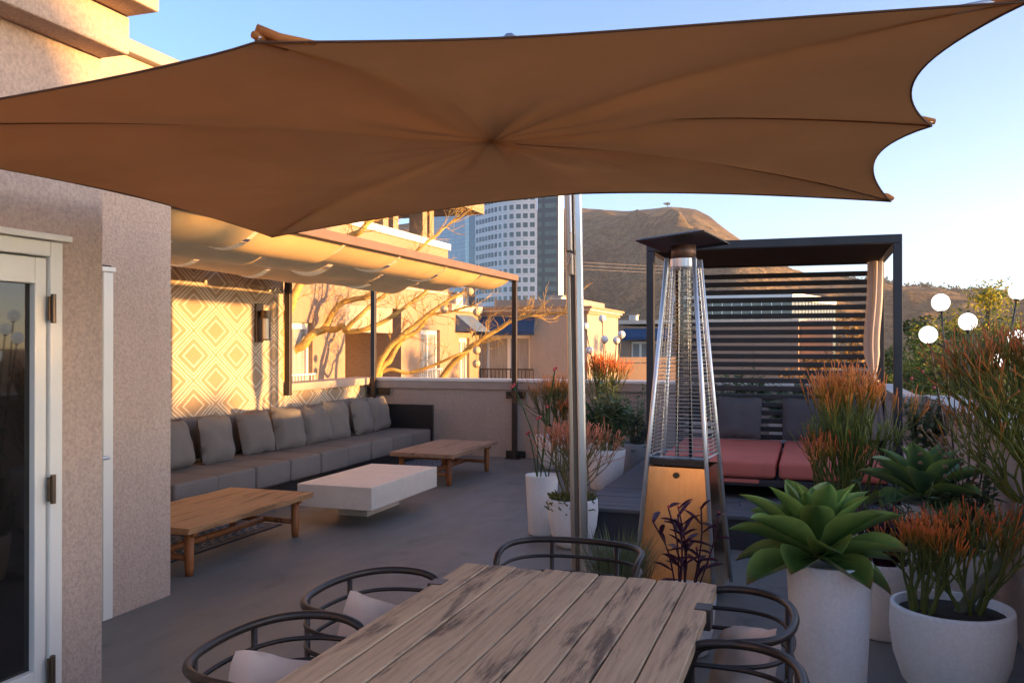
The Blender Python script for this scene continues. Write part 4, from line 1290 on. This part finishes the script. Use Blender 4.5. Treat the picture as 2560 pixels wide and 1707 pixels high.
b1 = thing('apartment_wing', 'peach stucco apartment wing with windows lit by the sun behind the bare tree', 'building', (-12, 18, GZ))
X = -9.5
def wall_x(parent, X, depth, pieces, m):
    b = MB()
    for y0, y1, z0, z1 in pieces: b.box(X - depth, X, y0, y1, z0, z1)
    b.build('wall', m, parent)
wall_x(b1, X, 5, [(11.5, 14.05, GZ, 4.15), (14.05, 15.45, GZ, .55), (14.05, 15.45, 1.99, 4.15), (15.45, 16.755, GZ, 4.15), (16.755, 19.48, GZ, -.15), (16.755, 19.48, 2.42, 4.15),
                  (19.48, 20.62, GZ, 4.15), (20.62, 21.85, GZ, .1), (20.62, 21.85, 1.95, 4.15), (21.85, 22.4, GZ, 4.15)], 'stucco_far')
box('window_back', 'dark_glass', b1, X - 5, X - .3, 14.05, 15.45, .551, 1.989)
box('window_back', 'dark_glass', b1, X - 5, X - .3, 20.62, 21.85, .101, 1.949)
window_x(b1, X - .10, 14.14, 15.36, .56, 1.86, rail=(.62, .98, 0))
window_x(b1, X - .10, 20.71, 21.76, .12, 1.82, rail=(.1, .92, 0))
box('balcony_soffit', 'stucco_grey', b1, X - 1.6, X + .002, 16.757, 19.0, 1.83, 2.418)
box('balcony_back', 'stucco_grey', b1, X - 5, X - 1.6, 16.757, 19.478, -.149, 2.418)
o = box('balcony_door', 'white_paint', b1, X - 1.6, X - 1.52, 17.9, 18.0, -.14, 1.82)
box('pane', 'glass_far', o, X - 1.58, X - 1.55, 16.78, 17.88, -.1, 1.8)
box('pane', 'curtain_far', o, X - 1.58, X - 1.55, 18.02, 18.9, -.1, 1.8)
box('cornice', 'coping_white', b1, X - 5.1, X + .06, 11.4, 22.46, 4.152, 4.32)
box('band', 'coping_far', b1, X + .0, X + .014, 11.5, 22.38, 2.93, 2.97)
# rooftop pavilion
for y in (16.8, 19.2, 19.75, 21.5, 21.95):
    box('pillar', 'stucco_far', b1, X - .75, X - .35, y, y + .28, 4.322, 5.33)
box('pavilion_roof', 'stucco_far', b1, X - 5, X + .5, 14.5, 23.9, 5.332, 5.62)
# lower link and corner wing
b2 = thing('corner_wing', 'low stucco corner wing with navy awning and balcony doors beyond the back parapet', 'building', (-8, 27, GZ))
wall_x(b2, X, 4, [(22.41, 23.2, GZ, 2.5), (23.2, 24.0, GZ, .0), (23.2, 24.0, 1.75, 2.5), (24.0, 24.99, GZ, 2.5)], 'stucco_far')
window_x(b2, X - .1, 23.28, 23.92, .02, 1.63)
box('window_back', 'dark_glass', b2, X - 4, X - .3, 23.2, 24.0, .01, 1.74)
fb = MB()
for x0, x1, z0, z1 in ((-9.499, -9.35, GZ, 2.45), (-9.35, -7.95, GZ, .0), (-9.35, -7.95, 1.85, 2.45), (-7.95, -6.2, GZ, 2.45)):
    fb.box(x0, x1, 25, 29.3, z0, z1)
fb.build('wall', 'stucco_grey', b2)
box('window_back', 'dark_glass', b2, -9.35, -7.95, 25.3, 29, .01, 1.84)
window_y(b2, 25.1, -9.28, -8.02, .02, 1.74)
rl_ = MB().box(-9.5, -7.8, 24.86, 24.89, .80, .84)
x = -9.5
while x < -7.8:
    rl_.box(x, x + .02, 24.865, 24.885, -.1, .80); x += .12
rl_.build('railing', 'bronze_dark', b2)
for i, (o_, z0, z1) in enumerate(((.06, 2.452, 2.54), (.12, 2.542, 2.61), (.18, 2.612, 2.68))):
    box('cornice', 'stucco_far' if i != 1 else 'coping_far', b2, -9.498, -6.2 + o_, 25 - o_, 29.3 + o_, z0, z1)
box('cornice', 'coping_far', b2, -13, X + .12, 22.41, 24.8, 2.502, 2.68)
box('roof_step', 'stucco_grey', b2, -9.3, -6.6, 25.6, 29, 2.682, 2.93)
aw = MB()
a0, a1, b0_, b1_ = (-9.45, 24.98, 2.40), (-7.80, 24.98, 2.40), (-9.62, 24.35, 1.93), (-7.62, 24.35, 1.93)
aw.quad(a0, a1, b1_, b0_).quad(b0_, b1_, (-7.62, 24.35, 1.83), (-9.62, 24.35, 1.83)).tri(a0, b0_, (-9.45, 24.98, 1.93)).tri(a1, b1_, (-7.80, 24.98, 1.93))
aw.build('awning', 'awning_blue', b2, thick=.01)
aw = MB()
aw.quad((X + .01, 22.95, 2.40), (X + .01, 24.2, 2.40), (X + .6, 24.2, 1.93), (X + .6, 22.95, 1.93)).tri((X + .01, 22.95, 2.40), (X + .6, 22.95, 1.93), (X + .01, 22.95, 1.93))
aw.build('awning', mat('awning_pale_blue', (.10, .15, .24), .8), b2, thick=.01)
# rooftop units
for k, (x0, x1, y0, y1, z0, z1, lab) in enumerate(((-10.3, -9.9, 24.0, 24.5, 2.685, 3.05, 'white rooftop vent box behind the bare tree twigs'), (-8.3, -7.8, 28.0, 28.6, 2.935, 3.14, 'white rooftop unit just left of the umbrella mast'), (-8.15, -7.8, 41, 41.5, 2.625, 2.93, 'small white rooftop box right of the sunlit corner wing'))):
    u = thing('rooftop_unit', lab, 'rooftop unit', ((x0 + x1) / 2, (y0 + y1) / 2, z0), 'rooftop units')
    box('case', 'coping_white', u, x0, x1, y0, y1, z0, z1, .02)
    box('cap', 'zinc', u, x0 - .04, x1 + .04, y0 - .04, y1 + .04, z1, z1 + .05)
    for q in range(4):
        box('louvre', 'zinc', u, x0 + .06, x1 - .06, y0 - .012, y0 - .002, z0 + (z1 - z0) * (.12 + q * .2), z0 + (z1 - z0) * (.22 + q * .2))

b3 = thing('long_tan_building', 'long tan building with plain panels and a navy awning behind the daybed slats', 'building', (-3, 42, GZ))
fb = MB().box(-8.2, -7.5, 38, 46, GZ, 2.35).box(-7.5, -5.9, 38, 46, 1.72, 2.35).box(-7.5, -5.9, 38, 46, GZ, .55).box(-5.9, -5.6, 38, 46, GZ, 2.35)
fb.build('wall', 'stucco_far', b3)
box('window_back', 'dark_glass', b3, -7.5, -5.9, 38.3, 46, .551, 1.719)
window_y(b3, 38.1, -7.4, -6.75, .56, 1.6); window_y(b3, 38.1, -6.55, -5.98, .56, 1.6)
xp = [-5.59, -3.9, -2.3, -.52]
for a, b in zip(xp[:-1], xp[1:]):
    box('wall_panel', 'stucco_far', b3, a + .006, b - .006, 38.0, 46, GZ, 2.45)
box('wall_panel', 'stucco_far', b3, -.51, .85, 40.5, 46, GZ, 2.45)
box('cornice', 'coping_far', b3, -8.3, -.5, 37.9, 46.1, 2.452, 2.62)
box('cornice', 'coping_far', b3, -.49, .9, 40.4, 46.1, 2.452, 2.62)
aw = MB().quad((-7.75, 37.98, 2.25), (-5.75, 37.98, 2.25), (-5.65, 37.3, 1.88), (-7.85, 37.3, 1.88)).quad((-7.85, 37.3, 1.88), (-5.65, 37.3, 1.88), (-5.65, 37.3, 1.76), (-7.85, 37.3, 1.76))
aw.tri((-7.75, 37.98, 2.25), (-7.85, 37.3, 1.88), (-7.75, 37.98, 1.88)).tri((-5.75, 37.98, 2.25), (-5.65, 37.3, 1.88), (-5.75, 37.98, 1.88)).build('awning', 'awning_blue', b3, thick=.01)
tw_ = thing('low_terrace_wall', 'low orange lit terrace wall below the navy awning window', 'wall', (-6.5, 33.5, GZ))
mrot = Matrix.Rotation(R(24), 3, 'Z')
MB().obox((-6.2, 33.6, -4.1), (1.5, .15, 4.95), mrot).build('wall', 'stucco_far', tw_)
MB().obox((-6.2, 33.6, .98), (1.56, .21, .1), mrot).build('coping', 'stucco_far', tw_)

# glass office beyond
gl = thing('glass_office', 'long low glass office building with pale roof edge behind the daybed slats', 'building', (-15, 115, GZ))
M['office_glass'] = mat('office_glass', (.10, .115, .10), .12, 0, var=.3, scale=.15, spec=.8)
foot = [(-16.2, 110.2), (-2.25, 110), (3.0, 126), (3.0, 150), (-20, 150)]
b = MB()
for z in (GZ, 6.9): b.v += [(x, y, z) for x, y in foot]
b.f = [tuple(range(5))[::-1], tuple(range(5, 10))] + [(i, (i + 1) % 5, 5 + (i + 1) % 5, 5 + i) for i in range(5)]
b.build('glass_body', 'office_glass', gl)
b = MB()
ctr_ = Vector((-8, 130, 0))
f2 = [tuple((Vector((x, y, 0)) - ctr_) * 1.012 + ctr_) for x, y in foot]
for z in (6.91, 7.75): b.v += [(p[0], p[1], z) for p in f2]
b.f = [tuple(range(5))[::-1], tuple(range(5, 10))] + [(i, (i + 1) % 5, 5 + (i + 1) % 5, 5 + i) for i in range(5)]
b.build('roof_band', 'coping_white', gl)
for (pa, pb, n) in (((-16.2, 110.2), (-2.25, 110), 12), ((-2.25, 110), (3.0, 126), 14)):
    for i in range(1, n):
        x = pa[0] + (pb[0] - pa[0]) * i / n; y = pa[1] + (pb[1] - pa[1]) * i / n
        box('mullion', 'coping_white', gl, x - .05, x + .05, y - .10, y + .10, 0, 6.9)
    for z in (2.2, 4.5):
        d = Vector((pb[0] - pa[0], pb[1] - pa[1], 0)); L = d.length; ang = math.atan2(d.y, d.x)
        MB().obox(((pa[0] + pb[0]) / 2, (pa[1] + pb[1]) / 2, z), (L / 2, .12, .10), Matrix.Rotation(ang, 3, 'Z')).build('transom', 'coping_white', gl)

# ------------------------------------------------------------------ office tower
FS, FC = .3226, .9465
def campt(px, t, z):
    l = (px - 1280) / 2200
    return Vector((t * (-FS + FC * l), t * (FC + FS * l), z))
tower = thing('office_tower', 'tall curved white office tower with square windows and a dark glass corner', 'building', tuple(campt(1290, 372, GZ)))
M['tower_white'] = mat('tower_panel', (.86, .76, .69), .5, var=.04, scale=.05)
M['tower_dark'] = mat('tower_dark', (.055, .065, .065), .25, 0, var=.15, scale=.03, spec=.6)
M['win_green'] = mat('tower_window_green', (.075, .115, .10), .10, 0, var=.4, scale=.08, spec=.7)
M['win_dark'] = mat('tower_window_dark', (.022, .024, .026), .12, 0, var=.4, scale=.08, spec=.5)
curve = [(1188, 387), (1199, 383.5), (1212, 379.5), (1226, 375.5), (1243, 371.5), (1262, 368), (1284, 365.5), (1312, 364), (1343, 363)]
cp = spline([campt(p, t, 0) for p, t in curve], 6)
TZ = 88
b = MB()
b.grid([[(p.x, p.y, GZ) for p in cp], [(p.x, p.y, TZ) for p in cp]])
back = [campt(1343, 390, 0), campt(1188, 400, 0)]
loop = [(p.x, p.y, TZ) for p in cp] + [(p.x, p.y, TZ) for p in back]
n = len(b.v); b.v += loop; b.f.append(tuple(range(n, n + len(loop))))
b.build('facade', 'tower_white', tower)
# horizontal joints between storeys
def on_curve(px):
    for i in range(len(cp) - 1):
        pa = 1280 + 2200 * ((cp[i].x * FC + cp[i].y * FS) / (-FS * cp[i].x + FC * cp[i].y)); pb = 1280 + 2200 * ((cp[i + 1].x * FC + cp[i + 1].y * FS) / (-FS * cp[i + 1].x + FC * cp[i + 1].y))
        if pa <= px <= pb:
            return cp[i].lerp(cp[i + 1], (px - pa) / (pb - pa)), (cp[i + 1] - cp[i]).normalized()
    return cp[-1], (cp[-1] - cp[-2]).normalized()
cols = [(1331, 1.95), (1313.5, 1.95), (1296.3, 1.95), (1279, 1.9), (1263.3, 1.75), (1250, 1.6), (1239.5, 1.5), (1231, 1.6), (1223.3, 1.7), (1215.6, 1.8), (1208, 1.9), (1200.7, 1.9), (1193, 1.9)]
meshes = {}
for ci, (px, wdt) in enumerate(cols):
    p, tg = on_curve(px)
    nrm = Vector((tg.y, -tg.x, 0))
    if nrm.dot(p) > 0: nrm = -nrm
    rot = Matrix((tg, -nrm, Vector((0, 0, 1)))).transposed()
    for ri in range(-3, 14):
        zc = 58.7 - 3.78 * ri
        key = (ci,)
        if key not in meshes:
            o = MB().obox((0, 0, 0), (wdt / 2, .12, 1.02), rot).build('window', 'win_green' if ci < 6 else 'win_dark', tower)
            o.data.transform(Matrix.Translation(ORIGIN[tower.name]))
            meshes[key] = o.data
        else:
            o = bpy.data.objects.new('window', meshes[key]); C.objects.link(o); o.parent = tower
        o.location = p + Vector((0, 0, zc)) - ORIGIN[tower.name]
for ri in range(-3, 14):
    b = MB()
    z = 58.7 - 3.78 * ri - 1.9
    pts = [p + Vector((0, 0, z)) for p in cp]
    rows = [[tuple(q + Vector((q.x, q.y, 0)).normalized() * -.10 + Vector((0, 0, dz))) for q in pts] for dz in (-.05, .05)]
    b.grid(rows).build('joint', M.setdefault('tower_joint', mat('tower_joint', (.40, .37, .37), .6)), tower)
# dark glass corner with spandrel bands
pa, pb = campt(1344, 363.2, 0), campt(1396, 360, 0)
pc, pd_ = campt(1409, 372, 0), campt(1409, 400, 0)
b = MB()
b.quad((pa.x, pa.y, GZ), (pb.x, pb.y, GZ), (pb.x, pb.y, TZ), (pa.x, pa.y, TZ)).build('corner_glass', 'tower_dark', tower)
b = MB().quad((pb.x, pb.y, GZ), (pc.x, pc.y, GZ), (pc.x, pc.y, TZ), (pb.x, pb.y, TZ)).quad((pc.x, pc.y, GZ), (pd_.x, pd_.y, GZ), (pd_.x, pd_.y, TZ), (pc.x, pc.y, TZ))
b.build('side_face', 'tower_white', tower)
tg = (pb - pa).normalized(); rot = Matrix((tg, Vector((-tg.y, tg.x, 0)), Vector((0, 0, 1)))).transposed()
L = (pb - pa).length
M['band_glass'] = mat('tower_band_glass', (.085, .115, .085), .12, 0, var=.4, scale=.08, spec=.7)
for ri in range(-3, 14):
    zc = 58.7 - 3.78 * ri
    for f0, f1 in ((.02, .20), (.36, .92)):
        c_ = pa.lerp(pb, (f0 + f1) / 2)
        MB().obox((c_.x, c_.y, zc), (L * (f1 - f0) / 2, .15, .95), rot).build('band_window', 'band_glass', tower)
# blue curtain wall tower part to the left
def curtain_mat(name, c1, c2, cm):
    m, nt, bs = nodes_of(name)
    br = nt.nodes.new('ShaderNodeTexBrick')
    br.offset = 0
    br.inputs['Color1'].default_value = (*c1, 1); br.inputs['Color2'].default_value = (*c2, 1); br.inputs['Mortar'].default_value = (*cm, 1)
    br.inputs['Scale'].default_value = 1
    br.inputs['Brick Width'].default_value = 1.6; br.inputs['Row Height'].default_value = 1.9; br.inputs['Mortar Size'].default_value = .07
    tc = nt.nodes.new('ShaderNodeTexCoord'); sp = nt.nodes.new('ShaderNodeSeparateXYZ'); cb = nt.nodes.new('ShaderNodeCombineXYZ')
    nt.links.new(tc.outputs['Object'], sp.inputs[0]); nt.links.new(sp.outputs['X'], cb.inputs['X']); nt.links.new(sp.outputs['Z'], cb.inputs['Y'])
    nt.links.new(cb.outputs[0], br.inputs['Vector']); nt.links.new(br.outputs['Color'], bs.inputs['Base Color'])
    bs.inputs['Roughness'].default_value = .12
    return m
ct = thing('curtain_wall_tower', 'pale blue curtain wall tower left of the white office tower', 'building', tuple(campt(1150, 400, GZ)))
q0, q1, q2, q3 = campt(1040, 430, 0), campt(1163, 402, 0), campt(1172, 398, 0), campt(1188, 392, 0)
def vq(a, b_): return MB().quad((a.x, a.y, GZ), (b_.x, b_.y, GZ), (b_.x, b_.y, TZ), (a.x, a.y, TZ))
vq(q0, q1).build('glass_face', curtain_mat('curtain_blue', (.46, .50, .50), (.38, .44, .46), (.24, .26, .28)), ct)
vq(q1, q2).build('glass_face', curtain_mat('curtain_green', (.44, .48, .38), (.36, .42, .34), (.18, .2, .2)), ct)
vq(q2, q3).build('glass_face', curtain_mat('curtain_dark', (.02, .024, .028), (.035, .04, .045), (.06, .065, .07)), ct)
qb = campt(1120, 470, 0)
MB().tri((q0.x, q0.y, TZ), (q3.x, q3.y, TZ), (qb.x, qb.y, TZ)).build('roof', 'tower_dark', ct)

# ------------------------------------------------------------------ ground, hill
M['ground'] = mat('street_ground', (.10, .085, .07), .9, var=.3, scale=.05)
gb = MB().quad((-2590, -1390, GZ), (1990, -1390, GZ), (1990, 3190, GZ), (-2590, 3190, GZ))
tag(gb.build('ground', 'ground'), kind='structure')

def hill_mat():
    m, nt, bs = nodes_of('chaparral')
    vec = coords(nt)
    a = noise_tex(nt, vec, .012, 6, .7)
    b_ = noise_tex(nt, vec, .09, 5, .75)
    c1 = ramp(nt, a, [(.35, (.14, .10, .055)), (.6, (.32, .215, .11))])
    b2_ = noise_tex(nt, vec, .28, 3, .8)
    c2 = mix(nt, ramp(nt, b_, [(.40, (.42, .46, .36)), (.55, (1, 1, 1)), (.75, (1.35, 1.2, 1.0))]), ramp(nt, b2_, [(.38, (.40, .42, .36)), (.52, (1.1, 1.08, 1.0))]), 1, 'MULTIPLY')
    nt.links.new(mix(nt, c1, c2, 1, 'MULTIPLY'), bs.inputs['Base Color'])
    bs.inputs['Roughness'].default_value = .95
    bs.inputs['Specular IOR Level'].default_value = .05
    add_bump(nt, bs, b_, 1.0, 9)
    return m
M['hill'] = hill_mat()
sky_pts = [(-1400, 660), (0, 640), (700, 590), (1000, 560), (1150, 535), (1300, 528), (1450, 519), (1510, 524), (1570, 527), (1630, 521), (1675, 516), (1740, 522), (1775, 540), (1812, 571), (1850, 598), (1910, 635), (1965, 664), (2010, 682), (2060, 689), (2130, 697), (2260, 716), (2400, 727), (2560, 733), (2900, 740), (3600, 760)]
def skyline(px):
    for (a, ya), (b_, yb) in zip(sky_pts[:-1], sky_pts[1:]):
        if a <= px <= b_:
            t = (px - a) / (b_ - a); return ya + (yb - ya) * t
    return 760
ridge_d = [(-1400, 1700), (1000, 1650), (1500, 1560), (1740, 1450), (1900, 1300), (2100, 1050), (2600, 900), (3600, 900)]
def rdist(px):
    for (a, ya), (b_, yb) in zip(ridge_d[:-1], ridge_d[1:]):
        if a <= px <= b_:
            t = (px - a) / (b_ - a); t = t * t * (3 - 2 * t); return ya + (yb - ya) * t
    return 900
rows = []
pxs = [-1400 + 22 * i for i in range(0, 32)] + [-700 + 34 * i for i in range(0, 50)] + [1000 + 9 * i for i in range(0, 178)] + [2602 + 40 * i for i in range(0, 26)]
pxs = sorted(set(pxs))
NT = 90
for px in pxs:
    rd = rdist(px)
    H = (862 - skyline(px)) / 2200 * rd + 1.55 - GZ
    row = []
    for j in range(NT + 1):
        f = .33 + 1.0 * j / NT
        d = rd * f
        p = campt(px, d, 0)
        if f < 1:
            s = (f - .33) / .67
            prof = s ** 1.25 * .92 + .08 * math.sin(s * math.pi * .5)
        else:
            s = (f - 1) / .33
            prof = 1 - .75 * s * s
        # spurs and gullies run down the slope; strongest half way up, nil on the skyline
        mask = math.sin(min(1, max(0, (f - .33) / .67)) * math.pi) if f < 1 else 0
        g = 1 - abs(noise.noise(Vector((p.x / 210, p.y / 520, 1.7)))) * 2
        g2 = 1 - abs(noise.noise(Vector((p.x / 75, p.y / 150, 4.2)))) * 2
        g3 = noise.noise(Vector((p.x / 24, p.y / 34, 7.5)))
        z = GZ + H * prof + mask * H * (.24 * (g - .45) + .11 * (g2 - .4)) + (2.8 if H > 60 else .8) * g3 * (1 if f < .97 else .35)
        row.append((p.x, p.y, z))
    rows.append(row)
hl = MB().grid(rows).build('hill', 'hill', None, True)
tag(hl, kind='structure')

# lone tree on the summit
p = campt(1669, rdist(1669) * .998, (862 - 516) / 2200 * rdist(1669) + .5)
lt = thing('summit_tree', 'tiny lone tree on the summit of the hill', 'tree', tuple(p))
MB().tube([tuple(p - Vector((0, 0, 2))), tuple(p + Vector((0, 0, 4)))], .5, 5).build('trunk', 'bark_dark', lt)
b = MB(); r = random.Random(3)
for i in range(160):
    q = p + Vector((r.gauss(0, 2.2), r.gauss(0, 2.2), 4.8 + r.gauss(0, .8)))
    n_ = Vector((r.uniform(-1, 1), r.uniform(-1, 1), r.uniform(0, 1))).normalized(); u = n_.orthogonal() * .8; v = n_.cross(u)
    b.quad(tuple(q - u), tuple(q - v), tuple(q + u), tuple(q + v))
b.build('crown', leafmat('summit_leaf', (.022, .045, .012), (.05, .085, .022), .6, .2, .8), lt, kind='stuff')

# pylons and power lines on the slope
M['pylon'] = mat('galvanised_pylon', (.45, .36, .30), .5, .3)
pyl = []
def pylon(label, px, t, zb, H, group):
    c0 = campt(px, t, zb)
    o = thing('pylon', label, 'pylon', tuple(c0), group)
    b = MB()
    for sx in (-1, 1):
        for sy in (-1, 1):
            b.tube([(c0.x + sx * H * .09, c0.y + sy * H * .09, zb - 3), (c0.x + sx * H * .03, c0.y + sy * H * .03, zb + H * .7), (c0.x, c0.y, zb + H)], .25, 4)
    b.build('lattice_leg', 'pylon', o)
    b = MB()
    for i in range(6):
        z0, z1 = zb + H * .7 * i / 6, zb + H * .7 * (i + 1) / 6
        w0, w1 = H * (.09 - .06 * i / 6), H * (.09 - .06 * (i + 1) / 6)
        b.tube([(c0.x - w0, c0.y - w0, z0), (c0.x + w1, c0.y - w1, z1)], .15, 3).tube([(c0.x + w0, c0.y - w0, z0), (c0.x - w1, c0.y - w1, z1)], .15, 3)
    b.build('bracing', 'pylon', o)
    for k in range(3):
        z = zb + H * (.68 + .12 * k)
        MB().tube([(c0.x - H * .16, c0.y, z), (c0.x + H * .16, c0.y, z)], .22, 4).build('cross_arm', 'pylon', o)
    return c0
pylon('left lattice power pylon on the hillside behind the slats', 1812, 900, 64, 16, 'pylons')
pylon('right lattice power pylon on the hillside behind the slats', 1830, 900, 63, 16, 'pylons')
for k in range(3):
    b = MB()
    z0 = 74 + k * 3.2
    pts = []
    for i in range(25):
        f = i / 24
        p = campt(1300 + (1820 - 1300) * f, 760 + 140 * f, 0)
        pts.append((p.x, p.y, z0 - 3 + 3 * f - 5.0 * 4 * f * (1 - f) * .35))
    tag(b.tube(pts, .14, 4).build('power_line', 'pylon'), ('lowest', 'middle', 'uppermost')[k] + ' power line sagging across the hillside', 'power line', 'power lines')

# ------------------------------------------------------------------ trees
M['leaf_dark'] = leafmat('tree_leaf_dark', (.022, .045, .012), (.05, .085, .022), .6, .3, .8)
M['leaf_mid'] = leafmat('tree_leaf_mid', (.05, .10, .018), (.11, .17, .03), .6, .3, .8)
M['leaf_yellow'] = leafmat('tree_leaf_yellow', (.34, .29, .02), (.52, .44, .03), .6, .3, .8)
M['leaf_brown'] = leafmat('tree_leaf_autumn', (.16, .09, .025), (.30, .17, .04), .6, .3, .8)
def tree(name, label, c, rad, hz, base, seed, m='leaf_mid', clumps=26, leaves=90, lsz=.09, top_m=None, group='trees beyond the terrace', flat=1.0):
    r = random.Random(seed)
    t = thing(name, label, 'tree', (c[0], c[1], base), group)
    trunk = [(c[0], c[1], base), (c[0] + r.uniform(-.2, .2), c[1], base + (c[2] - base) * .6), (c[0], c[1], c[2] + hz * .2)]
    MB().tube(spline(trunk, 4), [.16 * rad ** .5 - .01 * i for i in range(9)], 8).build('trunk', 'bark_dark', t, True)
    lf, tp = MB(), MB()
    cl = []
    lim = MB()
    for k in range(clumps):
        while True:
            q = Vector((r.uniform(-1, 1), r.uniform(-1, 1), r.uniform(-1, 1)))
            if .25 < q.length < 1: break
        q = Vector((q.x * rad, q.y * rad, q.z * hz * flat))
        cc = Vector(c) + q
        cr = rad * r.uniform(.22, .40)
        lim.tube([Vector((c[0], c[1], c[2] - hz * .3)), Vector(c) + q * .6, cc], [.05 * rad ** .5, .03 * rad ** .5, .01], 5, False)
        for i in range(leaves):
            d = Vector((r.gauss(0, 1), r.gauss(0, 1), r.gauss(0, 1))).normalized() * (r.random() ** .45)
            p = cc + Vector((d.x * cr, d.y * cr, d.z * cr * .75))
            n_ = (d + Vector((r.uniform(-.8, .8), r.uniform(-.8, .8), r.uniform(-.2, 1)))).normalized()
            u = n_.orthogonal().normalized(); u = (u * math.cos(i) + n_.cross(u) * math.sin(i)); v = n_.cross(u)
            s = lsz * r.uniform(.6, 1.3)
            dst = tp if (top_m and q.z + d.z * cr > hz * .5 and r.random() < .6) else lf
            dst.quad(tuple(p - u * s), tuple(p + v * s * .45), tuple(p + u * s), tuple(p - v * s * .45))
    lim.build('limbs', 'bark_dark', t)
    lf.build('crown', m, t, kind='stuff')
    if tp.v: tp.build('blossom', top_m, t, kind='stuff')
    return t
tree('flowering_tree', 'green tree with yellow flower heads behind the right globe lights', (3.5, 21.5, 1.0), 1.6, 1.7, GZ, 1, 'leaf_mid', 40, 260, .048, 'leaf_yellow')
tree('flowering_tree', 'smaller yellow tipped tree left of the big flowering tree', (2.55, 23.5, .75), .9, 1.3, GZ, 2, 'leaf_mid', 26, 200, .046, 'leaf_yellow')
tree('street_tree', 'dark green tree below the yellow tipped trees', (2.9, 19.0, -.9), 1.3, 1.6, GZ, 3, 'leaf_dark', 34, 220, .048)
tree('street_tree', 'drooping dark tree right of the daybed post', (2.9, 27, .1), 1.2, 2.2, GZ, 4, 'leaf_dark', 26, 120, .09)
tree('street_tree', 'round green bush just over the side parapet', (2.05, 16.5, -.05), .8, .75, GZ, 5, 'leaf_mid', 20, 150, .05)
tree('street_tree', 'golden brown tree showing between the slats on the right', (1.0, 31, -.2), 1.5, 2.4, GZ, 6, 'leaf_brown', 26, 110, .09)
tree('street_tree', 'sparse autumn tree in front of the tan building', (-.4, 29, -.6), 1.1, 1.7, GZ, 7, 'leaf_brown', 16, 60, .06)
# a row of street trees right of the terrace, out of the picture, that keeps the near terrace in shade
tn = ['first', 'second', 'third', 'fourth', 'fifth']
for k, (y, ztop, rad) in enumerate(((3.7, 4.75, 2.1), (6.1, 4.8, 2.3), (8.9, 3.2, 1.7), (12.0, 2.6, 2.2), (15.6, 2.5, 2.3))):
    tree('street_tree', tn[k] + ' dense street tree right of the terrace outside the picture, counted from the camera', (25 + .8 * math.sin(k * 2), y, ztop - 3.2), rad, 3.0, GZ, 30 + k, 'leaf_dark', 70, 110, .26, group='street trees right of the terrace')
# far hillside trees and houses on the right
r = random.Random(5)
b = MB()
for k in range(90):
    px = r.uniform(2270, 2600); d = r.uniform(420, 860)
    rd = rdist(px)
    f = d / rd
    s = max(0, (f - .33) / .67)
    H = (862 - skyline(px)) / 2200 * rd + 1.55 - GZ
    z = GZ + H * (s ** 1.25 * .92 + .08 * math.sin(s * math.pi * .5))
    if k >= 40: px = r.uniform(2085, 2600); d = rdist(px) * .99; z = (862 - skyline(px)) / 2200 * d - 1
    p = campt(px, d, z)
    sz = r.uniform(3.0, 6.0) * (d / 800)
    for i in range(90):
        q = Vector((r.gauss(0, .45), r.gauss(0, .45), abs(r.gauss(0, .5)))) * sz
        n_ = Vector((r.uniform(-1, 1), r.uniform(-1, 1), r.uniform(-.2, 1))).normalized()
        u = n_.orthogonal() * sz * .16; v = n_.cross(u)
        c_ = p + q
        b.quad(tuple(c_ - u), tuple(c_ - v), tuple(c_ + u), tuple(c_ + v))
tag(b.build('hillside_trees', 'leaf_dark'), 'scattered dark trees along the far hillside at right', kind='stuff')

# ------------------------------------------------------------------ evening haze
hm = bpy.data.materials.new('evening_haze'); hm.use_nodes = True
nt = hm.node_tree; nt.nodes.remove(nt.nodes['Principled BSDF'])
pv = nt.nodes.new('ShaderNodeVolumePrincipled')
pv.inputs['Color'].default_value = (.86, .80, .80, 1)
pv.inputs['Density'].default_value = .00017
pv.inputs['Anisotropy'].default_value = .35
nt.links.new(pv.outputs[0], nt.nodes['Material Output'].inputs['Volume'])
tag(MB().box(-2600, 2000, -1400, 3200, GZ - 1, 420).build('haze', hm), kind='stuff')
